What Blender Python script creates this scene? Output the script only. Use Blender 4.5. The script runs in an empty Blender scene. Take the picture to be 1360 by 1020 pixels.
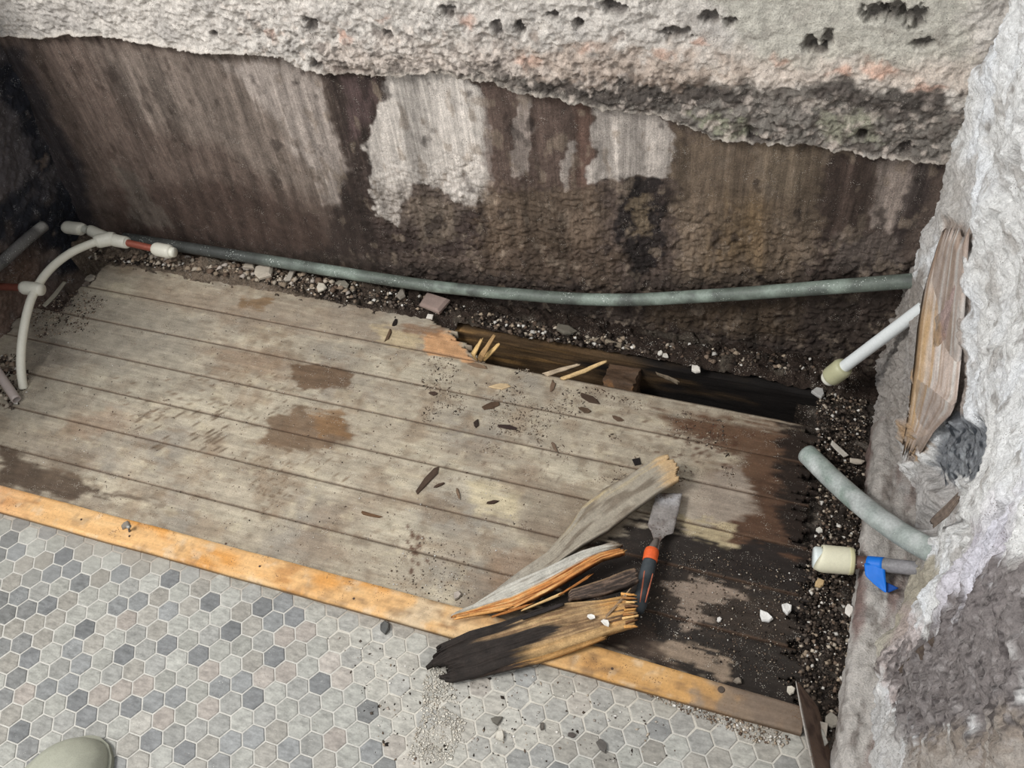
import bpy, math, random
import numpy as np
from mathutils import Matrix, Vector
random.seed(7); rng = np.random.default_rng(11)
scene = bpy.context.scene
# ------------------------------------------------------------------ camera, light, exposure
CR = np.array([[0.94573465, -0.18589032, 0.26651597], [0.30959356, 0.76456486, -0.56532505], [-0.09868029, 0.61715911, 0.78062592]])
CC = np.array([1.29981289, -0.49553559, 1.3901182]); FPX = 1240.0
cam_d = bpy.data.cameras.new('camera'); cam = bpy.data.objects.new('camera', cam_d); scene.collection.objects.link(cam)
cam_d.sensor_width = 36.0; cam_d.lens = FPX/1360*36; cam_d.clip_start = .02
M4 = Matrix([list(CR[i])+[CC[i]] for i in range(3)]+[[0, 0, 0, 1]]); cam.matrix_world = M4
scene.camera = cam
w = bpy.data.worlds.new('room_light'); scene.world = w; w.use_nodes = True
w.node_tree.nodes['Background'].inputs[0].default_value = (0.95, 0.975, 1.0, 1); w.node_tree.nodes['Background'].inputs[1].default_value = 0.80
def area(name, loc, target, sx, sy, power, col):
    l = bpy.data.lights.new(name, 'AREA'); l.shape = 'RECTANGLE'; l.size = sx; l.size_y = sy; l.energy = power; l.color = col
    o = bpy.data.objects.new(name, l); scene.collection.objects.link(o); o.location = loc
    o.rotation_euler = (Vector(target)-Vector(loc)).to_track_quat('-Z', 'Y').to_euler(); return o
area('window_daylight', (-0.35, -0.75, 2.3), (1.0, 0.3, 0), 0.7, 0.6, 53, (1.0, 0.985, 0.955))
scene.view_settings.view_transform = 'Standard'; scene.view_settings.look = 'None'
scene.view_settings.exposure = 0.12; scene.view_settings.gamma = 1.0; scene.view_settings.use_curve_mapping = False
# ------------------------------------------------------------------ helpers
def ray(x, y): return CR @ np.array([(x-680)/FPX, -(y-510)/FPX, -1.0])
def atz(x, y, z=0.0):
    d = ray(x, y); return CC+(z-CC[2])/d[2]*d
def atax(x, y, ax, v):
    d = ray(x, y); return CC+(v-CC[ax])/d[ax]*d
def lin(c):
    c = np.asarray(c, float)/255.; return np.where(c <= .04045, c/12.92, ((c+.055)/1.055)**2.4)
def hash3(i, s):
    n = (i[..., 0].astype(np.int64)*374761393+i[..., 1].astype(np.int64)*668265263+i[..., 2].astype(np.int64)*2147483647+s*974711) & 0xffffffff
    n = ((n ^ (n >> 13))*1274126177) & 0xffffffff; n = (n ^ (n >> 16)) & 0xffffffff
    return n/4294967295.0
def vn(p, s=0):
    p = np.asarray(p, float); f = np.floor(p); t = p-f; t = t*t*(3-2*t); f = f.astype(np.int64); r = 0
    for a in (0, 1):
        for b in (0, 1):
            for c in (0, 1):
                wt = (t[..., 0] if a else 1-t[..., 0])*(t[..., 1] if b else 1-t[..., 1])*(t[..., 2] if c else 1-t[..., 2])
                r = r+wt*hash3(f+np.array([a, b, c]), s)
    return r
def fbm(p, sc, o=4, s=0, gain=.5):
    p = np.asarray(p, float)*sc; r = 0; a = 1; t = 0
    for k in range(o):
        r = r+a*(vn(p, s+k*17)*2-1); t += a; a *= gain; p = p*2.03+3.7
    return r/t
def ridge(p, sc, o=4, s=0):
    p = np.asarray(p, float)*sc; r = 0; a = 1; t = 0
    for k in range(o):
        r = r+a*(1-np.abs(vn(p, s+k*17)*2-1)*2); t += a; a *= .5; p = p*2.03+3.7
    return r/t
def sst(a, b, x):
    t = np.clip((x-a)/(b-a), 0, 1); return t*t*(3-2*t)
def sdpoly(P, poly):        # signed distance, positive inside
    P = np.asarray(P, float); poly = np.asarray(poly, float); n = len(poly)
    d = np.full(len(P), 1e9); ins = np.zeros(len(P), bool)
    for i in range(n):
        a = poly[i]; b = poly[(i+1) % n]; e = b-a; wv = P-a
        t = np.clip((wv@e)/(e@e+1e-12), 0, 1); q = wv-t[:, None]*e; d = np.minimum(d, (q**2).sum(1))
        c = ((a[1] > P[:, 1]) != (b[1] > P[:, 1]))
        with np.errstate(divide='ignore', invalid='ignore'):
            xi = (b[0]-a[0])*(P[:, 1]-a[1])/(b[1]-a[1])+a[0]
        ins ^= c & (P[:, 0] < xi)
    d = np.sqrt(d); return np.where(ins, d, -d)
def mixc(col, c, m):
    m = np.clip(m, 0, 1)[:, None]; r_ = col.copy(); r_[:, :3] = col[:, :3]*(1-m)+lin(c)*m; return r_
def mesh_obj(name, V, Fc, mat, col=None, parent=None, smooth=False):
    me = bpy.data.meshes.new(name); V = np.asarray(V, float); Fc = list(Fc) if not isinstance(Fc, np.ndarray) else Fc
    if isinstance(Fc, np.ndarray):
        k = Fc.shape[1]; me.vertices.add(len(V)); me.vertices.foreach_set('co', V.astype(np.float32).ravel())
        me.loops.add(Fc.size); me.loops.foreach_set('vertex_index', Fc.astype(np.int32).ravel())
        me.polygons.add(len(Fc)); me.polygons.foreach_set('loop_start', np.arange(0, Fc.size, k, dtype=np.int32))
        me.polygons.foreach_set('loop_total', np.full(len(Fc), k, dtype=np.int32)); me.update(calc_edges=True)
    else:
        me.from_pydata([tuple(v) for v in V], [], [tuple(f) for f in Fc])
    me.validate()
    if col is not None:
        at = me.color_attributes.new('Col', 'FLOAT_COLOR', 'POINT')
        c = np.ones((len(V), 4), np.float32); cc = np.asarray(col, float); c[:, :3] = cc[:, :3] if cc.ndim == 2 else cc[None]
        if cc.ndim == 2 and cc.shape[1] == 4: c[:, 3] = cc[:, 3]
        at.data.foreach_set('color', c.ravel())
    if smooth: me.polygons.foreach_set('use_smooth', np.ones(len(me.polygons), bool))
    me.materials.append(mat)
    o = bpy.data.objects.new(name, me); scene.collection.objects.link(o)
    if parent: o.parent = parent
    return o
def grid_faces(n, m):       # n rows, m columns
    i = np.arange(n-1)[:, None]*m+np.arange(m-1)[None]; i = i.ravel()
    return np.stack([i, i+1, i+m+1, i+m], 1)
def tag(o, label=None, cat=None, group=None, kind=None):
    if label: o['label'] = label
    if cat: o['category'] = cat
    if group: o['group'] = group
    if kind: o['kind'] = kind
    return o
def empty(name, loc=(0, 0, 0), label=None, cat=None, group=None, kind=None):
    o = bpy.data.objects.new(name, None); scene.collection.objects.link(o); o.location = loc; o.empty_display_size = .02
    return tag(o, label, cat, group, kind)
def adopt(child, par):      # parent keeping the world place (parents are unrotated empties)
    child.parent = par; child.location = Vector(child.location)-Vector(par.location); return child
# ------------------------------------------------------------------ materials
def mat(name, rough=.85, scale=(40, 40, 40), contrast=.35, fine=300, finec=.25, bump=.4, bdist=.003, spec=.3, speck=None, metallic=0, objcol=False, fbump=.5, coat=0, streak=None):
    m = bpy.data.materials.new(name); m.use_nodes = True; nt = m.node_tree; N = nt.nodes; L = nt.links; b = N['Principled BSDF']
    b.inputs['Roughness'].default_value = rough; b.inputs['Specular IOR Level'].default_value = spec; b.inputs['Metallic'].default_value = metallic
    if coat: b.inputs['Coat Weight'].default_value = coat; b.inputs['Coat Roughness'].default_value = .25
    geo = N.new('ShaderNodeNewGeometry')
    mp = N.new('ShaderNodeMapping'); mp.inputs['Scale'].default_value = scale; L.new(geo.outputs['Position'], mp.inputs['Vector'])
    if objcol:
        src = N.new('ShaderNodeObjectInfo'); cs = src.outputs['Color']
        ad = N.new('ShaderNodeVectorMath'); ad.operation = 'MULTIPLY_ADD'; ad.inputs[1].default_value = (1, 1, 1)
        sc = N.new('ShaderNodeVectorMath'); sc.operation = 'SCALE'; sc.inputs[0].default_value = (37, 19, 53); L.new(src.outputs['Random'], sc.inputs['Scale'])
        L.new(geo.outputs['Position'], ad.inputs[0]); L.new(sc.outputs[0], ad.inputs[2]); L.new(ad.outputs[0], mp.inputs['Vector'])
    else:
        src = N.new('ShaderNodeAttribute'); src.attribute_name = 'Col'; cs = src.outputs['Color']
    n1 = N.new('ShaderNodeTexNoise'); n1.inputs['Scale'].default_value = 1; n1.inputs['Detail'].default_value = 7; n1.inputs['Roughness'].default_value = .62; L.new(mp.outputs[0], n1.inputs['Vector'])
    n2 = N.new('ShaderNodeTexNoise'); n2.inputs['Scale'].default_value = fine; n2.inputs['Detail'].default_value = 4; n2.inputs['Roughness'].default_value = .7; L.new(geo.outputs['Position'], n2.inputs['Vector'])
    def mr(s, lo, hi, a=.3, c=.7):
        q = N.new('ShaderNodeMapRange'); q.inputs['From Min'].default_value = a; q.inputs['From Max'].default_value = c
        q.inputs['To Min'].default_value = lo; q.inputs['To Max'].default_value = hi; L.new(s, q.inputs['Value']); return q.outputs[0]
    a = mr(n1.outputs['Fac'], 1-contrast, 1+contrast*.8); c = mr(n2.outputs['Fac'], 1-finec, 1+finec*.8)
    mu = N.new('ShaderNodeMath'); mu.operation = 'MULTIPLY'; L.new(a, mu.inputs[0]); L.new(c, mu.inputs[1])
    vm = N.new('ShaderNodeVectorMath'); vm.operation = 'SCALE'; L.new(cs, vm.inputs[0]); L.new(mu.outputs[0], vm.inputs['Scale']); out = vm.outputs[0]
    if streak:
        mp2 = N.new('ShaderNodeMapping'); mp2.inputs['Scale'].default_value = streak; L.new(geo.outputs['Position'], mp2.inputs['Vector'])
        n5 = N.new('ShaderNodeTexNoise'); n5.inputs['Scale'].default_value = 1; n5.inputs['Detail'].default_value = 5; n5.inputs['Roughness'].default_value = .65; L.new(mp2.outputs[0], n5.inputs['Vector'])
        sv = mr(n5.outputs['Fac'], .55, 1.5); one = N.new('ShaderNodeMix'); one.data_type = 'FLOAT'; one.inputs['A'].default_value = 1; L.new(src.outputs['Alpha'], one.inputs['Factor']); L.new(sv, one.inputs['B'])
        vs = N.new('ShaderNodeVectorMath'); vs.operation = 'SCALE'; L.new(out, vs.inputs[0]); L.new(one.outputs['Result'], vs.inputs['Scale']); out = vs.outputs[0]
    if speck:
        for (scl, thr, colr, seed) in speck:
            v = N.new('ShaderNodeTexVoronoi'); v.inputs['Scale'].default_value = scl; v.inputs['Randomness'].default_value = 1
            of = N.new('ShaderNodeVectorMath'); of.operation = 'ADD'; of.inputs[1].default_value = (seed, seed*.7, seed*.3); L.new(geo.outputs['Position'], of.inputs[0]); L.new(of.outputs[0], v.inputs['Vector'])
            n3 = N.new('ShaderNodeTexNoise'); n3.inputs['Scale'].default_value = scl*.12; n3.inputs['Detail'].default_value = 3; L.new(of.outputs[0], n3.inputs['Vector'])
            th = mr(n3.outputs['Fac'], 0, thr*1.6, .4, .75)
            lt = N.new('ShaderNodeMath'); lt.operation = 'LESS_THAN'; L.new(v.outputs['Distance'], lt.inputs[0]); L.new(th, lt.inputs[1])
            mx = N.new('ShaderNodeMix'); mx.data_type = 'RGBA'; L.new(lt.outputs[0], mx.inputs['Factor']); L.new(out, mx.inputs['A']); mx.inputs['B'].default_value = (*lin(colr), 1); out = mx.outputs['Result']
    L.new(out, b.inputs['Base Color'])
    hh = N.new('ShaderNodeMath'); hh.operation = 'MULTIPLY_ADD'; L.new(n2.outputs['Fac'], hh.inputs[0]); hh.inputs[1].default_value = fbump; L.new(n1.outputs['Fac'], hh.inputs[2])
    bp = N.new('ShaderNodeBump'); bp.inputs['Strength'].default_value = bump; bp.inputs['Distance'].default_value = bdist; L.new(hh.outputs[0], bp.inputs['Height']); L.new(bp.outputs[0], b.inputs['Normal'])
    return m
BLK = (38, 32, 28); WHT = (225, 222, 214)
m_wall = mat('stained_plaster', .9, (70, 70, 50), .26, 420, .34, .8, .004, .25, speck=[(420, .17, (190, 182, 172), 3.1), (300, .16, (60, 54, 50), 9.2)], streak=(240, 240, 11))
m_wallL = mat('dark_plaster', .8, (40, 40, 40), .3, 350, .3, .6, .004, .3, speck=[(420, .2, (190, 190, 190), 5.1)])
m_wallR = mat('broken_plaster', .95, (80, 80, 80), .22, 420, .24, 1., .006, .2, speck=[(380, .18, (120, 112, 108), 2.2)], streak=(200, 200, 14))
m_plank = mat('old_plank_wood', .82, (11, 170, 60), .17, 420, .22, .4, .0015, .3, streak=(40, 55, 55), speck=[(330, .20, (92, 74, 60), 1.3), (420, .17, (205, 198, 186), 6.6)])
m_strip = mat('yellow_strip_wood', .6, (12, 130, 60), .16, 260, .16, .3, .0012, .35, speck=[(300, .2, (110, 80, 55), 4.4)])
m_wood = mat('split_wood', .8, (70, 70, 70), .2, 420, .22, .6, .0015, .25)
m_char = mat('rotten_wood', .75, (60, 60, 90), .35, 420, .3, .8, .002, .3)
m_joist = mat('wet_joist_wood', .7, (8, 60, 190), .5, 300, .3, .7, .002, .3)
m_dirt = mat('dirt', .95, (90, 90, 90), .45, 420, .55, 1., .006, .2, speck=[(330, .24, (176, 168, 158), 8.3), (260, .26, (110, 96, 84), 3.9)])
m_crumb = mat('crumbs', .9, (60, 60, 60), .15, 500, .2, .4, .001, .2)
m_tile = mat('marble_mosaic_tile', .33, (70, 150, 90), .34, 300, .14, .08, .001, .4, objcol=True, speck=[(260, .13, (120, 112, 104), 7.7), (330, .10, (222, 218, 208), 2.7)])
m_grout = mat('grout', .9, (60, 60, 60), .12, 400, .15, .3, .001, .2)
m_tilej = mat('marble_mosaic_tile_far', .33, (60, 130, 80), .20, 300, .10, .08, .001, .4)
m_pipe = mat('oxidised_copper', .55, (30, 30, 30), .28, 260, .22, .35, .001, .4, speck=[(260, .2, (190, 196, 190), 1.9)])
m_plast = mat('white_pipe_plastic', .42, (20, 20, 20), .06, 300, .06, .1, .0008, .45)
m_copper = mat('red_copper_pipe', .5, (60, 60, 60), .2, 300, .2, .3, .0008, .5, metallic=.25)
m_tape = mat('blue_tape', .5, (30, 30, 30), .06, 200, .05, .15, .001, .35)
m_steel = mat('rusty_steel_blade', .5, (60, 60, 60), .3, 260, .25, .3, .0008, .5, metallic=.35, speck=[(230, .24, (90, 72, 64), 2.9)])
m_rub = mat('grip_rubber', .6, (60, 60, 60), .12, 300, .15, .3, .0006, .35)
m_shoe = mat('clog_rubber', .6, (60, 60, 60), .1, 700, .14, .4, .0006, .3)
m_stone = mat('plaster_chip', .9, (70, 70, 70), .1, 400, .12, .5, .001, .2)
# ------------------------------------------------------------------ tiled floor
PITCH = .035; TA = math.atan2(.48398344, .87507716)
av = np.array([math.cos(TA), math.sin(TA)])*PITCH
b_an = TA-math.radians(60); bv = np.array([math.cos(b_an), math.sin(b_an)])*PITCH; TO = np.array([.29197959, -.15029994])
# pitch correction: index frame is a=(1,0), b=(.5,-.866)
DARK = {(-5, 5), (-3, 1), (-2, 4), (-2, 5), (-1, -2), (0, 0), (0, 5), (0, 7), (1, -5), (1, 2), (1, 8), (3, 2), (4, 3), (5, -2), (5, 6), (6, 0), (6, 2), (7, 4), (8, 1), (8, 6), (9, 2), (9, 8), (10, 5), (18, 10), (19, 12), (20, 12)}
MID = {(-3, 3), (-2, -3), (-2, 3), (-1, -6), (-1, 1), (-1, 2), (0, -4), (1, -7), (1, -4), (1, -3), (1, 5), (2, -1), (2, 5), (3, -3), (3, -1), (3, 8), (4, 0), (4, 5), (4, 8), (5, 5), (5, 9), (8, 2), (8, 10), (9, 1), (11, 7), (11, 9), (12, 4), (12, 11), (13, 12), (14, 12), (15, 9), (15, 10), (16, 8), (16, 10), (16, 11), (17, 11), (20, 13), (21, 13)}
WARM = {(-4, 3), (-1, 4), (0, 4), (1, 4), (1, 6), (2, 0), (3, 6), (4, 4), (6, 5), (7, 5), (7, 9), (8, 3), (9, 3), (9, 5), (9, 6), (9, 10), (9, 11), (14, 8), (17, 10)}
floor = empty('floor', (0, 0, 0), 'bathroom floor of small grey marble hexagon mosaic tiles', None, None, 'structure')
def cam_px(p):
    q = (np.asarray(p)-CC)@CR; return 680+FPX*q[0]/-q[2], 510-FPX*q[1]/-q[2]
# grout bed
n, m = 60, 170
gx = np.linspace(-.65, 1.462, m); gy = np.linspace(-.75, .03, n); X, Y = np.meshgrid(gx, gy)
Pg = np.stack([X.ravel(), Y.ravel(), np.full(X.size, -.0012)], 1)
dust = sdpoly(Pg[:, :2], [atz(*q)[:2] for q in ((540, 850), (640, 905), (760, 900), (1060, 985), (1060, 1019), (980, 1000), (860, 960), (760, 990), (640, 1030), (520, 1030), (500, 940), (400, 840), (440, 815))])
dustm = lambda P: sst(-.03, .02, sdpoly(P, DP)+fbm(np.c_[P, P[:, 0]*0], 40, 4, 5)*.03)
DP = [atz(*q)[:2] for q in ((430, 820), (540, 850), (640, 905), (760, 900), (1060, 985), (1060, 1019), (980, 1000), (860, 960), (760, 975), (640, 1030), (540, 1030), (510, 940), (440, 860))]
gcol = np.tile(lin((190, 187, 180)), (len(Pg), 1)); gcol = mixc(gcol, (150, 138, 124), sst(-.035, 0, Pg[:, 1])*.7)
gcol = mixc(gcol, (198, 192, 180), dustm(Pg[:, :2])*.7)
Pg[:, 2] += dustm(Pg[:, :2])*np.clip(fbm(Pg, 60, 3, 2), 0, 1)*.002
g = mesh_obj('grout_bed', Pg, grid_faces(n, m), m_grout, gcol, floor, True)
r = PITCH/math.sqrt(3)-.0013
def hexverts(cx, cy, rs, z, jit=0):
    return [(cx+rs*math.cos(TA+math.radians(30+60*k)), cy+rs*math.sin(TA+math.radians(30+60*k)), z) for k in range(6)]
def hexmesh(cx, cy):
    V = hexverts(cx, cy, r-.0012, 0)+hexverts(cx, cy, r, -.0010)+hexverts(cx, cy, r, -.006)
    Fc = [tuple(range(6))]
    for k in range(6):
        k2 = (k+1) % 6; Fc += [(k, 6+k, 6+k2, k2), (6+k, 12+k, 12+k2, 6+k2)]
    return V, Fc
V0, F0 = hexmesh(0, 0); tm = bpy.data.meshes.new('tile'); tm.from_pydata(V0, [], F0); tm.materials.append(m_tile)
cells = []
for i in range(-30, 40):
    for j in range(-30, 40):
        c = TO+av*i+bv*j
        if c[1] > .012 or c[0] > 1.455 or c[0] < -.6 or c[1] < -.7: continue
        u, v = cam_px((c[0], c[1], 0))
        vis = -18 < u < 1378 and v < 1042
        cells.append((not vis, v, -v, i, j, c))
vis = [c for c in cells if not c[0]]; vis.sort(key=lambda c: c[2])
singles = vis[:300]; rest = vis[300:]+[c for c in cells if c[0]]
def tilecol(i, j, c):
    rr = np.random.default_rng((i+100)*1000+j+100); t = rr.random(); key = (i, j)
    if key in DARK: base = np.array((116, 117, 117.))+rr.normal(0, 5)
    elif key in MID: base = np.array((134, 135, 134.))+rr.normal(0, 5)
    elif key in WARM: base = np.array((158, 150, 142.))+rr.normal(0, 4)
    else:
        u, v = cam_px((c[0], c[1], 0))
        if u < 40 and t < .35 or v > 1000 and t < .3: base = np.array((126, 126, 124.))
        elif t < .3: base = np.array((146, 145, 140.))
        elif t < .75: base = np.array((157, 156, 149.))
        else: base = np.array((150, 146, 138.))
        base = base+rr.normal(0, 6)
    d = float(dustm(np.array([[c[0], c[1]]]))[0])*.55
    base = base*(1-d)+np.array((186, 181, 170))*d
    if c[1] > -.012: base = base*.8+np.array((150, 138, 124))*.2
    return lin(np.clip(base, 20, 240))
for k, (_, _, _, i, j, c) in enumerate(singles):
    o = bpy.data.objects.new('tile', tm); scene.collection.objects.link(o); o.parent = floor; o.location = (c[0], c[1], rng.normal(0, .00018)); o.rotation_euler = (rng.normal(0, .004), rng.normal(0, .004), rng.normal(0, .01))
    o.color = (*tilecol(i, j, c), 1)
VV = []; FF = []; CL = []
for (_, _, _, i, j, c) in rest:
    V, Fc = hexmesh(c[0], c[1]); k = len(VV); VV += V; FF += [tuple(a+k for a in f) for f in Fc]; CL += [tilecol(i, j, c)]*len(V)
if VV: tag(mesh_obj('tile_field', VV, FF, m_tilej, np.array(CL), floor), kind='stuff')
# ------------------------------------------------------------------ plank subfloor
ZP = -.012
P2 = lambda L, z=ZP: [atz(a, b, z)[:2] for a, b in L]
def paint_planks(P):
    Q = P[:, :2]; wv = np.c_[fbm(P, 25, 3, 1), fbm(P, 25, 3, 2)]*.016+np.c_[fbm(P, 110, 3, 3), fbm(P, 110, 3, 4)]*.006
    W = Q+wv; W = W.copy(); Gx = P*np.array([.35, 3.0, 1]); grain = fbm(Gx, 60, 4, 31)
    col = np.tile(lin((168, 157, 139)), (len(P), 1))
    col = mixc(col, (146, 138, 126), sst(-.1, .5, fbm(P, 9, 3, 5))*.9)
    col = mixc(col, (186, 176, 156), sst(.05, .5, fbm(P*[.5, 1.3, 1], 14, 3, 6))*.8)
    col = mixc(col, (132, 116, 100), sst(.15, .5, fbm(P*[.6, 1.6, 1], 11, 4, 7))*.6)
    col = mixc(col, (120, 104, 88), sst(.1, .6, grain)*.35)
    col = mixc(col, (188, 176, 152), sst(.05, .45, fbm(P*[.8, 1.2, 1], 45, 4, 16))*.55); col = mixc(col, (124, 108, 90), sst(.1, .45, fbm(P*[.7, 1.3, 1], 60, 4, 17))*.55)
    col = mixc(col, (138, 120, 100), sst(.05, .4, fbm(P, 22, 5, 18))*.55)
    def S(poly, c, a=1., w=.012, nz=.02):
        nonlocal col
        col = mixc(col, c, sst(-w, w, sdpoly(W, P2(poly))+grain*nz)*a)
    S([(180, 360), (560, 440), (560, 470), (380, 440), (180, 400)], (150, 135, 118), .6)
    S([(110, 380), (250, 410), (250, 470), (150, 480), (70, 450)], (158, 148, 132), .7)
    S([(0, 440), (120, 380), (260, 420), (260, 520), (60, 560), (0, 560)], (138, 132, 120), .5, .03)
    S([(300, 455), (380, 470), (380, 505), (290, 490)], (138, 115, 94), .5, .02)
    S([(388, 488), (425, 480), (472, 500), (460, 520), (400, 520)], (104, 84, 66), .95, .004, .01)
    S([(360, 555), (400, 540), (455, 562), (468, 575), (430, 605), (380, 600), (340, 592)], (110, 88, 68), .85, .008)
    S([(410, 545), (450, 548), (460, 580), (425, 585)], (128, 98, 68), .8, .008)
    S([(0, 560), (100, 580), (160, 600), (60, 625), (0, 600)], (150, 138, 122), .6, .02)
    S([(0, 590), (50, 612), (90, 630), (130, 650), (200, 667), (120, 658), (90, 668), (40, 655), (0, 640)], (84, 70, 58), .95, .008, .012)
    S([(60, 600), (120, 605), (110, 640), (60, 630)], (108, 92, 76), .5, .012)
    S([(320, 395), (360, 395), (350, 410), (318, 408)], (128, 104, 78), .9, .006)
    S([(90, 560), (150, 540), (180, 560), (110, 580)], (142, 118, 98), .5, .012)
    S([(40, 430), (85, 455), (110, 485), (40, 490)], (118, 110, 100), .6, .012)
    S([(560, 440), (600, 445), (628, 478), (560, 468)], (198, 152, 110), .95, .004, .012)
    S([(530, 425), (590, 435), (590, 450), (540, 445)], (120, 88, 64), .7, .006)
    S([(500, 430), (560, 450), (560, 465), (510, 458)], (190, 172, 138), .7, .006)
    for q in ((500, 660, 60), (640, 600, 60), (700, 640, 50), (430, 730, 60), (600, 730, 50)):
        S([(q[0]-q[2], q[1]), (q[0], q[1]-20), (q[0]+q[2], q[1]+10), (q[0], q[1]+22)], (150, 134, 116), .45, .02)
    S([(620, 640), (700, 655), (690, 690), (640, 680)], (196, 182, 150), .7, .012)
    # rusty / damp transitions and the black rot at the right
    S([(655, 740), (720, 720), (760, 760), (700, 800), (650, 780)], (134, 108, 86), .6, .02)
    S([(700, 640), (790, 655), (850, 690), (800, 740), (700, 720)], (126, 112, 96), .6, .02)
    S([(880, 545), (1000, 560), (1060, 560), (1130, 640), (1130, 790), (960, 760), (940, 700), (930, 640), (980, 610), (900, 575)], (92, 66, 48), .95, .02, .03)
    S([(960, 630), (1130, 640), (1130, 760), (1000, 755), (940, 700)], (80, 58, 44), .8, .012, .03)
    S([(1035, 560), (1140, 560), (1140, 800), (1060, 780), (1045, 700), (1030, 640)], (34, 26, 21), .95, .01, .03)
    S([(850, 690), (880, 690), (950, 705), (1040, 730), (1150, 760), (1150, 990), (1060, 950), (960, 910), (860, 880), (760, 850), (700, 815), (760, 740)], (37, 31, 28), .98, .008, .04)
    S([(870, 760), (1030, 790), (1060, 850), (960, 840), (860, 800)], (62, 52, 44), .55, .01, .03)
    S([(880, 770), (960, 775), (985, 790), (965, 800), (930, 805), (945, 830), (915, 835), (900, 800)], (142, 126, 112), .9, .004, .022)
    S([(900, 845), (950, 865), (975, 890), (960, 900), (925, 880), (860, 862)], (150, 132, 114), .85, .004, .022)
    S([(905, 640), (985, 620), (1000, 680), (960, 700), (900, 690)], (164, 152, 138), .75, .012)
    S([(905, 690), (980, 705), (975, 722), (910, 705)], (180, 164, 132), .85, .006)
    S([(760, 800), (860, 830), (900, 880), (800, 860)], (66, 54, 46), .8, .01)
    # boot prints, drips
    def marks(L, c, a, ln=.006, wd=.0022, ang=.7):
        nonlocal col
        for (px, py) in L:
            q = atz(px, py, ZP)[:2]; d = Q-q; sel = (np.abs(d).max(1) < .03)
            if not sel.any(): continue
            ca, sa = math.cos(ang), math.sin(ang); u = (d[sel, 0]*ca+d[sel, 1]*sa)/ln; v = (-d[sel, 0]*sa+d[sel, 1]*ca)/wd
            mm = np.zeros(len(P)); mm[sel] = sst(1.3, .4, np.sqrt(u*u+v*v))*a; col = mixc(col, c, mm)
    rr = random.Random(4)
    marks([(330+rr.gauss(30, 18), 640+rr.gauss(10, 22)) for _ in range(60)], (112, 94, 76), .75, .0028, .0026)
    marks([(rr.uniform(180, 300), rr.uniform(545, 600)) for _ in range(36)], (100, 84, 68), .8, .011, .003, .9)
    marks([(rr.uniform(150, 300), rr.uniform(500, 560)) for _ in range(34)], (118, 100, 82), .7, .008, .003, .4)
    marks([(rr.uniform(300, 400), rr.uniform(490, 560)) for _ in range(26)], (112, 96, 78), .7, .007, .003, .9)
    marks([(rr.uniform(330, 460), rr.uniform(600, 640)) for _ in range(16)], (118, 100, 80), .6, .01, .003, 1.)
    marks([(550+rr.gauss(0, 6), 728+rr.gauss(0, 14)) for _ in range(16)]+[(562, 715), (558, 725), (553, 735), (548, 745)], (84, 58, 44), .9, .006, .003, -.8)
    marks([(rr.uniform(560, 1000), rr.uniform(500, 640)) for _ in range(110)], (104, 88, 74), .6, .005, .0025, rr.uniform(0, 3))
    marks([(940+rr.gauss(0, 34), 585+rr.gauss(0, 15)) for _ in range(60)], (80, 52, 38), .7, .006, .003, .3)
    return np.c_[col, np.full(len(P), .45)]
sub = empty('subfloor', (0, 0, 0), 'dusty tongue-and-groove plank subfloor rotted black at its right end', None, None, 'structure')
seams = [.022, .135, .224, .308, .391, .475, .558, .645]
end_x = [1.425, 1.425, 1.42, 1.40, 1.402, 1.395, 1.385]
DX = .0032
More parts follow.
